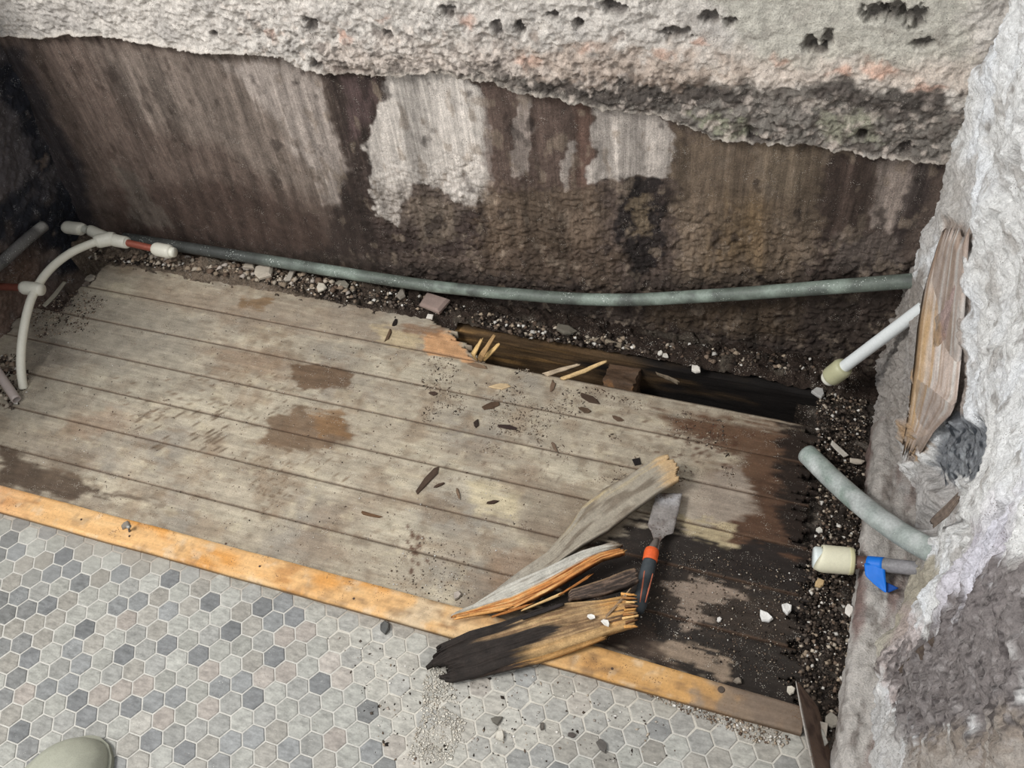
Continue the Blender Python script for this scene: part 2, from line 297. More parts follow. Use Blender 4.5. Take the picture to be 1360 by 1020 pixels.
for k in range(len(seams)-1):
    y0, y1 = seams[k]+.0005, seams[k+1]-.0005
    x0 = -.30 if k < 5 else (-.212 if k == 5 else -.20); x1 = end_x[k]; m = int((x1-x0)/DX)+1; n = max(10, int((y1-y0)/.0034))
    gx = np.linspace(x0, x1, m); gy = np.linspace(y0, y1, n); X, Y = np.meshgrid(gx, gy)
    P = np.stack([X.ravel(), Y.ravel(), np.full(X.size, ZP)], 1)
    rot = sst(1.18, 1.38, P[:, 0]+(0.06 if k < 2 else 0)+fbm(P, 20, 2, 9)*.05)
    P[:, 2] += fbm(P*[.35, 3., 1], 50, 3, 40+k)*(.0006+.0028*rot)-rot*.001
    edge = np.minimum(P[:, 1]-y0, y1-P[:, 1]); P[:, 2] -= np.clip(.0009-edge, 0, 1)*.8
    col = paint_planks(P)
    col = mixc(col, (96, 74, 58), (edge < .0012)*.6)
    F = grid_faces(n, m); cen = P[F].mean(1)
    rag = fbm(np.c_[cen[:, 1]*0, cen[:, 1], cen[:, 1]*0], 150, 3, 60+k)
    keep = cen[:, 0] < x1-.016+rag*.045
    if k >= 4: keep &= cen[:, 0] > x0+.006+fbm(np.c_[cen[:, 1]*0, cen[:, 1], cen[:, 1]*0], 60, 3, 80)*.01
    if k == 6:   # top board snapped off at the hole
        xe = .74-(cen[:, 1]-.558)*1.35
        keep &= cen[:, 0] < xe+fbm(np.c_[cen[:, 0]*.3, cen[:, 1]*3, cen[:, 1]*0], 60, 3, 33)*.035
    F = F[keep]
    # closed sides: drop a skirt from boundary edges
    E = np.concatenate([F[:, [0, 1]], F[:, [1, 2]], F[:, [2, 3]], F[:, [3, 0]]]); key = np.sort(E, 1); kk = key[:, 0].astype(np.int64)*10**7+key[:, 1]
    u, ix, ct = np.unique(kk, return_index=True, return_counts=True); B = E[ix[ct == 1]]
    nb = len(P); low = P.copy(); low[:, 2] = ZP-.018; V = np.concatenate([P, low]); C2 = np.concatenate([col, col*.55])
    Fs = np.stack([B[:, 1], B[:, 0], B[:, 0]+nb, B[:, 1]+nb], 1); Fa = np.concatenate([F, Fs])
    used = np.unique(Fa); rem = np.full(len(V), -1); rem[used] = np.arange(len(used))
    o = mesh_obj('plank', V[used], rem[Fa], m_plank, C2[used], sub)
    if k == 6: o['label'] = 'snapped back plank with a fresh orange break'
# joists under the hole and dark void
def boxgrid(name, lo, hi, mt, colf, parent, amp=.002, step=.006, rag=None):
    lo = np.array(lo); hi = np.array(hi); V = []; F = []; base = 0
    for ax in range(3):
        for s in (0, 1):
            a, b = [q for q in range(3) if q != ax]
            na = max(2, int((hi[a]-lo[a])/step)+1); nb = max(2, int((hi[b]-lo[b])/step)+1)
            A, Bq = np.meshgrid(np.linspace(lo[a], hi[a], na), np.linspace(lo[b], hi[b], nb)); P = np.zeros((A.size, 3)); P[:, a] = A.ravel(); P[:, b] = Bq.ravel(); P[:, ax] = hi[ax] if s else lo[ax]
            f = grid_faces(nb, na)+base; flip = (s == 1) == (ax == 1); F.append(f[:, ::-1] if flip else f); V.append(P); base += len(P)
    V = np.concatenate(V); F = np.concatenate(F); c = colf(V)
    V = V+np.stack([fbm(V*[.4, 2, 2], 40, 3, 51), fbm(V*[.4, 2, 2], 40, 3, 52), fbm(V*[.4, 2, 2], 40, 3, 53)], 1)*amp
    return mesh_obj(name, V, F, mt, c, parent)
def jcol(P):
    c = np.tile(lin((88, 69, 48)), (len(P), 1)); c = mixc(c, (158, 122, 76), sst(0, .5, fbm(P*[.2, 2, 4], 40, 4, 3))*sst(.98, .78, P[:, 0]))
    return mixc(c, (26, 22, 20), sst(-.1, .4, fbm(P*[.4, 1, 2], 18, 3, 8)+(P[:, 0]-.95)*1.6))
boxgrid('joist', (.66, .632, -.16), (1.40, .665, -.022), m_joist, jcol, sub, .003)
o = boxgrid('joist', (.985, .548, -.14), (1.045, .638, -.034), m_joist, lambda P: mixc(np.tile(lin((92, 72, 56)), (len(P), 1)), (170, 120, 70), sst(.1, .4, fbm(P, 60, 3, 1))*sst(.60, .56, P[:, 1])), sub, .009, .004)
boxgrid('joist', (.50, .10, -.20), (.55, .64, -.034), m_joist, jcol, sub, .002, .02)
boxgrid('joist', (1.27, .10, -.20), (1.32, .55, -.034), m_joist, jcol, sub, .002, .02)
und = mesh_obj('crawlspace_ground', [(-.8, -.8, -.24), (1.9, -.8, -.24), (1.9, .9, -.24), (-.8, .9, -.24)], [(0, 1, 2, 3)], m_dirt, lin((46, 38, 32)), None); tag(und, 'dark dirt ground far below the subfloor hole', kind='structure')
# ------------------------------------------------------------------ back wall
YB = .71
def pw(L): return [atax(a, b, 1, YB)[[0, 2]] for a, b in L]
nx, nz = 1000, 430
gx = np.linspace(-.38, 1.53, nx); gz = np.linspace(-.06, .76, nz); X, Z = np.meshgrid(gx, gz)
P = np.stack([X.ravel(), np.full(X.size, YB), Z.ravel()], 1); Q = P[:, [0, 2]]
bd = np.array(pw([(-60, 35), (0, 42), (60, 48), (90, 42), (150, 45), (180, 50), (210, 55), (270, 64), (340, 66), (385, 70), (400, 85), (425, 92), (470, 95), (520, 95), (590, 92), (640, 100), (680, 112), (740, 124), (800, 138), (860, 143), (905, 158), (950, 178), (1010, 184), (1080, 188), (1140, 198), (1200, 204), (1260, 208)]))
zb = np.interp(P[:, 0], bd[:, 0], bd[:, 1]); warp = np.c_[fbm(P, 22, 3, 1), fbm(P, 22, 3, 2)]*.016+np.c_[fbm(P, 90, 3, 3), fbm(P, 90, 3, 4)]*.008
W = Q+warp
crust_n = sst(.25, .38, P[:, 0]); up = P[:, 2]-zb+fbm(P, 60, 3, 8)*(.003+.005*crust_n)
U = sst(-.002, .004, up)
lump = np.clip(fbm(P, 38, 4, 12), -1, 1); lump2 = np.abs(fbm(P, 70, 3, 14))
gran = sst(.16, .0, np.abs(up-.02-.03))*crust_n
smoothR = sst(-.02, .03, sdpoly(Q, pw([(900, -30), (1290, -30), (1290, 75), (1180, 70), (1000, 80), (900, 50)])))
disp = U*(.011+lump*.010*(1-.75*smoothR)+(.5-lump2)*.008*(1-.7*smoothR)+ridge(P, 110, 3, 5)*.003*(1-.6*smoothR)+crust_n*sst(.14, .03, up)*np.abs(fbm(P, 95, 3, 85))*.010)
disp += (1-U)*(fbm(P*[1, 1, .3], 30, 3, 15)*.0015)
rough_lo = (1-U)*sst(.42, .55, P[:, 0])*sst(.42, .22, P[:, 2]+fbm(P, 12, 3, 19)*.08)
disp += rough_lo*(np.abs(fbm(P, 75, 3, 21))*.012+fbm(P, 25, 3, 22)*.008)
disp += np.exp(-((up-.002)/.004)**2)*.005*sst(-.3, .3, fbm(P, 15, 2, 3)+.2)
drk = np.zeros(len(P))
for (px, py, rx, rz, dd) in [(945, 18, 10, 7, .014), (971, 24, 6, 5, .012), (901, 38, 14, 7, .014), (1165, 12, 12, 8, .02), (1190, 8, 12, 9, .012), (1216, 16, 10, 10, .018), (1078, 52, 7, 8, .014), (1100, 46, 6, 8, .014), (1090, 60, 8, 4, .01), (1228, 52, 10, 5, .014), (1147, 169, 5, 5, .02), (819, 5, 14, 7, .018), (770, 24, 5, 5, .016), (738, 14, 6, 5, .016), (694, 30, 5, 7, .014), (425, 80, 8, 6, .014), (418, 25, 8, 9, .012), (665, 30, 6, 8, .012), (600, 8, 9, 6, .01), (520, 40, 6, 5, .01), (1010, 178, 10, 5, .01), (1000, 165, 7, 6, .008), (290, 40, 6, 4, .01), (1205, 190, 8, 6, .01)]:
    c = atax(px, py, 1, YB); q = np.sqrt(((P[:, 0]-c[0])/(rx*.0015))**2+((P[:, 2]-c[2])/(rz*.0016))**2)+fbm(P, 140, 3, 7)*.8
    mm = sst(1.2, .6, q); disp -= mm*dd; drk = np.maximum(drk, mm)
P[:, 1] -= disp
sx = P[:, 0]-(P[:, 2]-.3)*np.interp(P[:, 0], [-.2, .6, 1.4], [.10, .06, -.10])
streak = fbm(np.c_[sx*1., sx*0, P[:, 2]*.07], 70, 4, 24); streak2 = fbm(np.c_[sx, sx*0, P[:, 2]*.05], 22, 3, 25)
col = np.tile(lin((88, 76, 69)), (len(P), 1))
def S(poly, c, a=1., w=.012, nz=.012, nf=None):
    global col
    col = mixc(col, c, sst(-w, w, sdpoly(W, pw(poly))+(streak if nf is None else nf)*nz)*a)
gn = fbm(P, 60, 4, 91)
S([(-40, 20), (400, 60), (440, 180), (440, 310), (100, 310), (0, 200)], (104, 90, 82), .9, .03)
S([(120, 60), (400, 70), (450, 200), (460, 280), (380, 250), (300, 200), (180, 160)], (130, 118, 109), .8, .03, .03)
S([(300, 90), (385, 75), (420, 110), (445, 170), (463, 230), (452, 275), (432, 272), (410, 220), (380, 180), (330, 120)], (166, 155, 147), .8, .012, .03)
S([(150, 250), (300, 240), (430, 290), (440, 340), (150, 320)], (72, 58, 52), .8, .02)
S([(-40, 60), (30, 60), (70, 150), (110, 220), (130, 310), (-40, 310)], (50, 47, 50), .9, .02)
S([(150, 220), (180, 225), (200, 260), (230, 300), (175, 300), (170, 260)], (104, 96, 88), .6, .01)
S([(430, 95), (510, 95), (500, 160), (490, 220), (505, 300), (640, 270), (700, 235), (700, 330), (430, 340), (450, 250), (460, 200)], (62, 52, 48), .9, .012, .01, gn)
S([(455, 100), (495, 100), (492, 160), (468, 190)], (90, 74, 72), .8, .008)
S([(510, 100), (560, 90), (610, 96), (640, 120), (652, 170), (653, 240), (640, 265), (615, 270), (590, 250), (545, 245), (522, 297), (505, 290), (490, 240), (487, 200), (500, 160), (508, 130)], (194, 186, 178), .96, .004, .010)
S([(490, 240), (520, 250), (545, 245), (590, 250), (640, 265), (600, 300), (520, 300)], (98, 88, 80), .5, .012, .02, gn)
S([(540, 260), (600, 270), (610, 310), (560, 330)], (112, 100, 88), .6, .01, .02, gn)
S([(640, 110), (780, 135), (790, 250), (650, 250)], (92, 77, 70), .8, .01)
S([(690, 125), (708, 130), (708, 165), (702, 235), (685, 235), (678, 200), (683, 165)], (150, 138, 130), .95, .003, .006)
S([(760, 130), (786, 135), (783, 245), (758, 250)], (98, 77, 68), .8, .008)
S([(748, 188), (760, 186), (760, 205), (757, 250), (749, 255), (747, 230)], (160, 150, 142), .95, .003, .004)
S([(790, 142), (860, 142), (880, 160), (902, 180), (908, 202), (895, 225), (885, 240), (850, 235), (830, 240), (783, 240), (782, 228), (787, 200), (788, 170)], (178, 169, 161), .95, .004, .008)
S([(640, 250), (800, 245), (800, 330), (640, 330)], (104, 89, 75), .75, .02, .03, gn)
S([(905, 175), (1100, 190), (1090, 300), (1060, 380), (900, 380), (890, 240)], (116, 101, 86), .9, .015, .03, gn)
S([(960, 260), (1020, 270), (1010, 350), (950, 350)], (118, 97, 70), .7, .045, .04)
S([(1020, 195), (1090, 200), (1060, 270), (1010, 260)], (132, 117, 100), .7, .015, .03)
S([(830, 240), (870, 235), (890, 270), (880, 330), (850, 380), (820, 340), (820, 280)], (38, 33, 32), .95, .008, .03, gn)
S([(840, 265), (860, 262), (862, 300), (845, 310)], (128, 112, 92), .7, .008, .03, gn)
S([(1090, 195), (1165, 205), (1150, 310), (1120, 380), (1080, 380), (1090, 290)], (72, 60, 54), .9, .012, .02)
S([(1165, 210), (1235, 217), (1215, 265), (1180, 312), (1150, 305), (1160, 250)], (150, 137, 128), .9, .006)
S([(1215, 215), (1245, 218), (1215, 300), (1190, 340), (1190, 300)], (58, 50, 48), .85, .006)
S([(1110, 310), (1190, 315), (1190, 360), (1100, 360)], (104, 94, 88), .7, .01)
S([(-40, 310), (300, 330), (800, 370), (1240, 350), (1240, 520), (-40, 520)], (52, 44, 39), .8, .03, .04, gn)
S([(640, 300), (820, 330), (820, 380), (640, 360)], (88, 74, 62), .7, .03, .04, gn)
S([(860, 400), (1060, 400), (1060, 450), (860, 440)], (84, 70, 55), .6, .03, .03, gn)
bl = fbm(P*[1.2, 1, .8], 26, 5, 81); bl2 = fbm(P*[1.1, 1, .6], 48, 5, 82)
col = mixc(col, (48, 40, 37), sst(.22, .45, bl)*.7*sst(.25, .5, P[:, 0]+.1)); col = mixc(col, (132, 118, 104), sst(.2, .45, bl2)*.55*sst(.2, .5, P[:, 0]))
col = mixc(col, (58, 47, 42), sst(.2, .5, bl2)*.5*sst(.5, .2, P[:, 0]))
col *= (1+np.clip(streak, -1, 1)*.62+np.clip(streak2, -1, 1)*.25)[:, None].clip(.35, 1.6)
low = col.copy()
col = np.tile(lin((205, 198, 190)), (len(P), 1))
col = mixc(col, (178, 172, 166), sst(0, .5, fbm(P, 16, 4, 71))*.8)
S([(430, 50), (900, 60), (900, 150), (430, 110)], (186, 170, 158), .6, .03, .04, gn)
S([(880, 60), (1300, 60), (1300, 120), (900, 110)], (204, 188, 174), .7, .03, .03, gn)
S([(930, -30), (1290, -30), (1290, 75), (1000, 75)], (192, 188, 176), .8, .02, .02, gn)
for (a, b, s_) in ((455, 45, 14), (515, 18, 12), (630, 25, 14), (370, 35, 14), (885, 60, 12), (930, 54, 9), (705, 75, 16), (785, 60, 14), (1230, 110, 26), (1170, 85, 26), (1030, 75, 12), (1120, 90, 20)):
    S([(a-s_, b), (a, b-s_*.6), (a+s_, b), (a, b+s_*.6)], (214, 162, 138), .55, .006, .012, gn)
S([(440, 90), (640, 85), (760, 100), (900, 92), (1000, 105), (1100, 100), (1250, 112), (1290, 140), (1260, 215), (900, 175), (440, 115)], (112, 106, 99), .9, .006, .024, gn)
S([(690, 98), (900, 98), (1000, 118), (960, 135), (870, 140), (700, 118)], (70, 64, 60), .85, .006, .03, gn)
S([(1060, 105), (1270, 118), (1250, 150), (1130, 132)], (78, 72, 68), .8, .006, .03, gn)
S([(915, 140), (1000, 145), (1010, 172), (960, 172)], (142, 142, 122), .85, .006, .02, gn)
S([(1085, 140), (1170, 145), (1180, 185), (1100, 178)], (148, 146, 128), .85, .006, .02, gn)
S([(415, 80), (500, 85), (520, 100), (430, 110)], (120, 106, 98), .7, .008, .02, gn)
S([(700, 55), (900, 60), (1000, 90), (900, 105), (700, 92)], (176, 156, 140), .5, .01, .04, gn)
crb = crust_n*sst(.16, .03, up)
col = mixc(col, (92, 84, 78), crb*sst(.02, .3, fbm(P, 85, 4, 83))*.75); col = mixc(col, (214, 200, 188), crb*sst(.1, .4, fbm(P, 75, 4, 84))*.6)
lipm = np.exp(-((up-.002)/.0035)**2)
col = mixc(col, (200, 190, 178), lipm*.8)
col = mixc(col, (120, 110, 104), sst(.1, .5, gn)*.35*crust_n)
col = low*(1-U[:, None])+col*U[:, None]
col = mixc(col, (66, 58, 54), drk*.8); col = np.c_[np.clip(col, .005, .9), (1-U)*sst(.1, .26, P[:, 2]+gn*.05)*.62]  # pit hollows also coloured darker, their shade painted in
wb = mesh_obj('wall_back', P, grid_faces(nz, nx), m_wall, col, None); tag(wb, 'back wall, smeared brown below a broken band of white plaster', kind='structure')
# ------------------------------------------------------------------ left wall
ny, nz = 330, 260
gy = np.linspace(-.2, .74, ny); gz = np.linspace(-.10, .8, nz); Yg, Z = np.meshgrid(gy, gz)
P = np.stack([np.zeros(Yg.size), Yg.ravel(), Z.ravel()], 1)
P[:, 0] = -.305+.17*np.clip(P[:, 2], 0, 1)+fbm(P+5, 20, 4, 3)*.010+np.clip(fbm(P+5, 70, 3, 3), 0, 1)*.008+np.abs(fbm(P, 150, 3, 8))*.005
col = np.tile(lin((78, 74, 76)), (len(P), 1)); col = mixc(col, (104, 90, 80), sst(0, .5, fbm(P, 8, 3, 2))); col = mixc(col, (30, 32, 40), sst(-.02, .3, fbm(P, 10, 3, 9)+sst(.6, .7, P[:, 1])*.4))  # dark grey-brown base, blue-black patches denser towards the back corner
col = mixc(col, (118, 96, 82), sst(.16, .05, P[:, 2])*sst(.62, .5, P[:, 1])*.7)
col = mixc(col, (112, 100, 92), sst(.35, .6, fbm(P, 30, 3, 19))*.8)
wl = mesh_obj('wall_left', P, grid_faces(nz, ny)[:, ::-1], m_wallL, col, None); tag(wl, 'dark left wall of the alcove', kind='structure')
# ------------------------------------------------------------------ right wall
XR = lambda y: np.interp(y, [-.6, -.05, .1, .25, .42, .50, .6, .72, .9], [1.515, 1.52, 1.535, 1.552, 1.545, 1.506, 1.49, 1.478, 1.47])
def pr(L):
    out = []
    for a, b in L:
        x = 1.53
        for _ in range(30): q = atax(a, b, 0, x); x = .5*x+.5*float(XR(min(max(q[1], -.6), .9)))
        out.append((q[1], q[2]))
    return out
wr = empty('wall_right', (0, 0, 0), 'right wall of broken white plaster opened up to stud and plumbing', None, None, 'structure')
ny, nz = 560, 540
gy = np.linspace(-.40, .74, ny); gz = np.linspace(-.02, .96, nz); Yg, Z = np.meshgrid(gy, gz)
P = np.stack([np.zeros(Yg.size), Yg.ravel(), Z.ravel()], 1); x0 = XR(P[:, 1])
P[:, 0] = x0; B = P.copy(); gn = fbm(B, 60, 4, 91)
l1 = fbm(B, 13, 4, 61); l2 = ridge(B, 30, 4, 62); l3 = fbm(B, 75, 3, 63)
Qw = B[:, 1:]+np.c_[fbm(B, 25, 3, 1), fbm(B, 25, 3, 2)]*.02+np.c_[gn, fbm(B, 60, 4, 92)]*.008
def RM(poly, w=.01, nz=.0): return sst(-w, w, sdpoly(Qw, pr(poly))+gn*nz)
hole1 = RM([(1245, 560), (1305, 560), (1312, 600), (1300, 640), (1250, 650), (1228, 630)], .012, .01)
hole2 = RM([(1215, 700), (1262, 640), (1290, 650), (1290, 720), (1262, 700), (1240, 720)], .008, .01)
stud = RM([(1262, 290), (1292, 300), (1278, 420), (1275, 540), (1245, 560), (1225, 600), (1215, 560), (1225, 480), (1232, 372)], .005, .0)
face = RM([(1195, 850), (1250, 790), (1320, 720), (1400, 640), (1400, 1060), (1190, 1060), (1180, 960)], .02, .02)
amp = 1-.8*stud
l4 = ridge(B, 130, 3, 64)
P[:, 0] -= amp*(l1*.018+l2*.005+l3*.004+np.abs(gn)*.003+l4*.0022)
P[:, 0] -= sst(.26, .12, B[:, 2])*sst(.36, .45, B[:, 1])*(np.abs(fbm(B, 55, 4, 68))*.016+ridge(B, 120, 3, 69)*.004)
P[:, 0] += hole1*.02+hole2*.018-face*(.012+fbm(B, 45, 4, 66)*.010+ridge(B, 170, 3, 67)*.003)
for s_ in range(14):    # gouges and holes in the plaster
    rr = random.Random(s_+50); c = pr([(rr.uniform(1275, 1370), rr.uniform(120, 760))])[0]
    q = np.sqrt(((B[:, 1]-c[0])/rr.uniform(.006, .014))**2+((B[:, 2]-c[1])/rr.uniform(.01, .03))**2)+gn*.9; P[:, 0] += sst(1.2, .4, q)*rr.uniform(.008, .018)
col = np.tile(lin((232, 231, 229)), (len(P), 1))
def S(poly, c, a=1., w=.012, nz=.02):
    global col
    col = mixc(col, c, RM(poly, w, nz)*a)
col = mixc(col, (243, 245, 248), sst(-.1, .4, fbm(B, 9, 3, 44)))
col = mixc(col, (176, 170, 164), sst(.1, .45, fbm(B, 28, 4, 45))*.7)
crev = ridge(B+fbm(B, 30, 2, 4)[:, None]*.01, 42, 4, 62); col = mixc(col, (128, 120, 114), sst(.15, -.35, crev)*.6)
S([(1160, 350), (1230, 360), (1225, 480), (1205, 600), (1190, 700), (1240, 740), (1230, 830), (1130, 830), (1110, 600), (1110, 480)], (146, 137, 129), .85)
S([(1240, 220), (1300, 200), (1290, 300), (1262, 300), (1230, 340), (1200, 340)], (190, 184, 178), .7)
S([(1262, 290), (1295, 300), (1285, 420), (1280, 550), (1245, 560), (1225, 600), (1210, 620), (1205, 560), (1225, 480), (1232, 372)], (170, 156, 146), .9, .005, .004)
S([(1225, 480), (1240, 400), (1250, 430), (1255, 520), (1245, 560), (1215, 600), (1205, 590)], (186, 152, 112), .75, .012, .03)
S([(1255, 370), (1275, 380), (1275, 500), (1262, 530)], (190, 160, 156), .6, .008, .01)
S([(1195, 640), (1250, 600), (1255, 680), (1215, 720), (1190, 700)], (160, 152, 148), .6, .01)
S([(1250, 548), (1308, 560), (1308, 600), (1290, 630), (1255, 640), (1232, 620)], (112, 116, 122), .9, .006)
col = mixc(col, (62, 66, 72), RM([(1250, 548), (1308, 560), (1308, 600), (1290, 630), (1255, 640), (1232, 620)])*sst(0, .3, fbm(B, 110, 3, 79))); col = mixc(col, (168, 172, 176), RM([(1250, 548), (1308, 560), (1308, 600), (1290, 630), (1255, 640), (1232, 620)])*sst(.1, .4, fbm(B, 120, 3, 80))*.8)
S([(1240, 735), (1250, 760), (1215, 850), (1190, 900), (1185, 850), (1200, 790)], (186, 178, 160), .85, .006)
S([(1300, 700), (1370, 660), (1370, 800), (1300, 850), (1260, 840)], (206, 200, 214), .6, .03)
S([(1215, 800), (1250, 830), (1230, 890), (1200, 960), (1195, 900)], (200, 182, 178), .7, .01)
S([(1200, 870), (1250, 850), (1300, 790), (1400, 740), (1400, 1000), (1230, 1010), (1205, 960)], (124, 116, 114), .95, .014, .05)
S([(1230, 985), (1400, 960), (1400, 1080), (1200, 1080)], (150, 138, 126), .8, .01)
S([(1130, 940), (1190, 930), (1230, 1000), (1220, 1060), (1130, 1060)], (190, 186, 182), .7, .015)
col = mixc(col, (70, 64, 64), RM([(1200, 870), (1250, 850), (1300, 790), (1400, 740), (1400, 1000), (1230, 1010), (1205, 960)])*sst(.0, .4, fbm(B*[1, 1.4, .7], 170, 4, 77))*.85); col = mixc(col, (176, 170, 168), RM([(1200, 870), (1250, 850), (1300, 790), (1400, 740), (1400, 1000), (1230, 1010), (1205, 960)])*sst(.1, .45, fbm(B*[1, 1.4, .7], 190, 4, 78))*.6)
st_g = fbm(np.c_[B[:, 1], B[:, 1]*0, B[:, 2]*.1], 130, 4, 3); col *= (1+np.clip(st_g, -1, 1)*.45*stud)[:, None]
col = np.c_[np.clip(col, .01, .95), stud*.4]
F = grid_faces(nz, ny)
tag(mesh_obj('broken_plaster', P, F, m_wallR, col, wr), 'broken white plaster face')
# sill plate along the foot of the right wall
ns, na = 420, 40
ys = np.linspace(-.45, .56, ns); prof = np.array([(1.476, -.06), (1.478, .030), (1.482, .042), (1.490, .046), (1.60, .050)]); tt = np.r_[0, np.cumsum(np.hypot(*np.diff(prof, axis=0).T))]; ts = np.linspace(0, tt[-1], na)
px_, pz_ = np.interp(ts, tt, prof[:, 0]), np.interp(ts, tt, prof[:, 1])
Yg, XI = np.meshgrid(ys, px_); _, ZI = np.meshgrid(ys, pz_); P = np.stack([XI.ravel(), Yg.ravel(), ZI.ravel()], 1); B = P.copy()
col_n = fbm(B*[3, .8, 1], 40, 4, 33); P[:, 0] += fbm(B*[1, .3, 1], 30, 4, 5)*.010+fbm(B, 90, 3, 15)*.004; P[:, 2] += fbm(B*[2, .4, 1], 30, 4, 6)*.009+ridge(B*[1.6, .5, 1], 90, 3, 16)*.003+np.clip(fbm(B, 50, 3, 7), 0, 1)*.01*sst(.02, .04, B[:, 2])
col = np.tile(lin((202, 196, 190)), (len(P), 1)); col = mixc(col, (132, 108, 102), sst(0, .4, fbm(B*[2, .3, 1], 30, 4, 8))*.9); col = mixc(col, (224, 222, 220), sst(.05, .45, fbm(B*[1.5, .6, 1], 16, 4, 9)-(B[:, 1]-.1)*.5)); col = mixc(col, (90, 78, 70), sst(.3, .55, B[:, 1])*.4)
col = mixc(col, (112, 100, 92), sst(.1, .4, col_n)*.6)
mesh_obj('sill_plate', P, grid_faces(na, ns), m_wallR, np.c_[col, col[:, :1]*0], wr)
# thin ragged sheets and slivers are built with the next helper
def rs(poly, n):
    poly = np.array(poly, float); d = np.r_[0, np.cumsum(np.linalg.norm(np.diff(poly, axis=0), axis=1))]; t = np.linspace(0, d[-1], n)
    return np.stack([np.interp(t, d, poly[:, k]) for k in range(3)], 1)
def piece(name, Lp, Rp, th, mt, colf, n=60, mm=18, j0=0, j1=0, amp=.001, parent=None, seed=1, bow=0, worldpts=False, smooth=False):
    L = rs([atz(*q) if not worldpts else q for q in Lp], n); R_ = rs([atz(*q) if not worldpts else q for q in Rp], n); r_ = np.random.default_rng(seed)
    vv_ = np.linspace(0, 1, mm); sm = lambda k: np.clip(fbm(np.c_[vv_*5, vv_*0, vv_*0]+k, 1.3, 3, seed+int(k))*.9+.5, 0, 1); ja = (.45*r_.random(mm)+.7*sm(0.))*j0; jb = (.45*r_.random(mm)+.7*sm(3.))*j1; T = []; tn = np.linspace(0, 1, n)
    for j in range(mm):
        v = j/(mm-1); t = ja[j]+(1-jb[j]-ja[j])*tn
        a = np.stack([np.interp(t, tn, L[:, k]) for k in range(3)], 1); b = np.stack([np.interp(t, tn, R_[:, k]) for k in range(3)], 1)
        T.append(a*(1-v)+b*v+np.array([0, 0, bow*math.sin(math.pi*v)]))
    T = np.array(T).transpose(1, 0, 2).reshape(-1, 3); uu, vv = np.meshgrid(tn, np.linspace(0, 1, mm), indexing='ij'); uu = uu.ravel(); vv = vv.ravel()
    vtx = np.c_[uu*2, vv*14, uu*0]+seed*3.1
    T[:, 2] += fbm(vtx, 2.2, 3, seed)*amp*1.4+(r_.random(mm)[None].repeat(n, 0).ravel()-.5)*amp
    Bt = T.copy(); Bt[:, 2] -= th
    c = colf(uu, vv, T); F = grid_faces(n, mm); N_ = len(T); Fb = F[:, ::-1]+N_
    bd_ = [np.arange(mm), np.arange(n)*mm+mm-1, np.arange(n*mm-1, n*mm-mm-1, -1), (np.arange(n)*mm)[::-1]]
    loop = np.concatenate([b[:-1] for b in bd_]); nx_ = np.roll(loop, -1); Sd = np.stack([nx_, loop, loop+N_, nx_+N_], 1)
    return mesh_obj(name, np.concatenate([T, Bt]), np.concatenate([F, Fb, Sd]), mt, np.concatenate([c, c*.7]), parent, smooth)
def flat(c, v=.12, seed=3, sc=(3, 14)):
    def f(u, vv, T):
        q = fbm(np.c_[u*sc[0], vv*sc[1], u*0]+seed, 1.7, 4, seed); return np.tile(lin(c), (len(u), 1))*(1+q*v*3)[:, None].clip(.2, 2)
    return f
def on_wall(L, out):
    return [(float(XR(q[0]))-out, q[0], q[1]) for q in pr(L)]
def colS(u, v, T):
    q = fbm(np.c_[u*2.2, v*16, u*0], 1.6, 4, 13); c = np.tile(lin((202, 186, 176)), (len(u), 1)); c = mixc(c, (218, 212, 206), sst(.1, .4, q)); c = mixc(c, (170, 148, 132), sst(0, -.4, q)*.8)
    c = mixc(c, (200, 164, 116), sst(.5, .1, v+q*.3)*sst(.2, .45, u)*.85); c = mixc(c, (124, 96, 72), sst(.12, .0, v+q*.1)*.6); return mixc(c, (150, 132, 116), sst(.8, 1., u)*.7)
piece('wood_stud', on_wall([(1262, 300), (1240, 372), (1232, 420), (1226, 480), (1215, 560), (1204, 606)], .008), on_wall([(1296, 296), (1290, 400), (1284, 480), (1278, 535), (1254, 560), (1226, 604)], .007), .03, m_wood, colS, 90, 30, .04, .14, .0022, wr, 9, worldpts=True, smooth=True)
# bits of splintered lath stuck in the right wall
def rw_piece(name, Lp, Rp, c, th=.006, seed=1):
    L = [tuple(atax(a, b, 0, x)) for a, b, x in Lp]; R_ = [tuple(atax(a, b, 0, x)) for a, b, x in Rp]
    return piece(name, L, R_, th, m_char, flat(c, .2, seed), 24, 10, .1, .1, .002, wr, seed, worldpts=True)
rw_piece('wood_fragment', [(1192, 890, 1.505), (1220, 860, 1.505), (1245, 842, 1.508)], [(1200, 900, 1.512), (1228, 875, 1.512), (1250, 850, 1.512)], (104, 90, 80), .006, 2)
rw_piece('wood_fragment', [(1235, 690, 1.53), (1256, 670, 1.53), (1274, 652, 1.53)], [(1240, 700, 1.535), (1262, 682, 1.535), (1278, 660, 1.535)], (140, 124, 112), .006, 3)
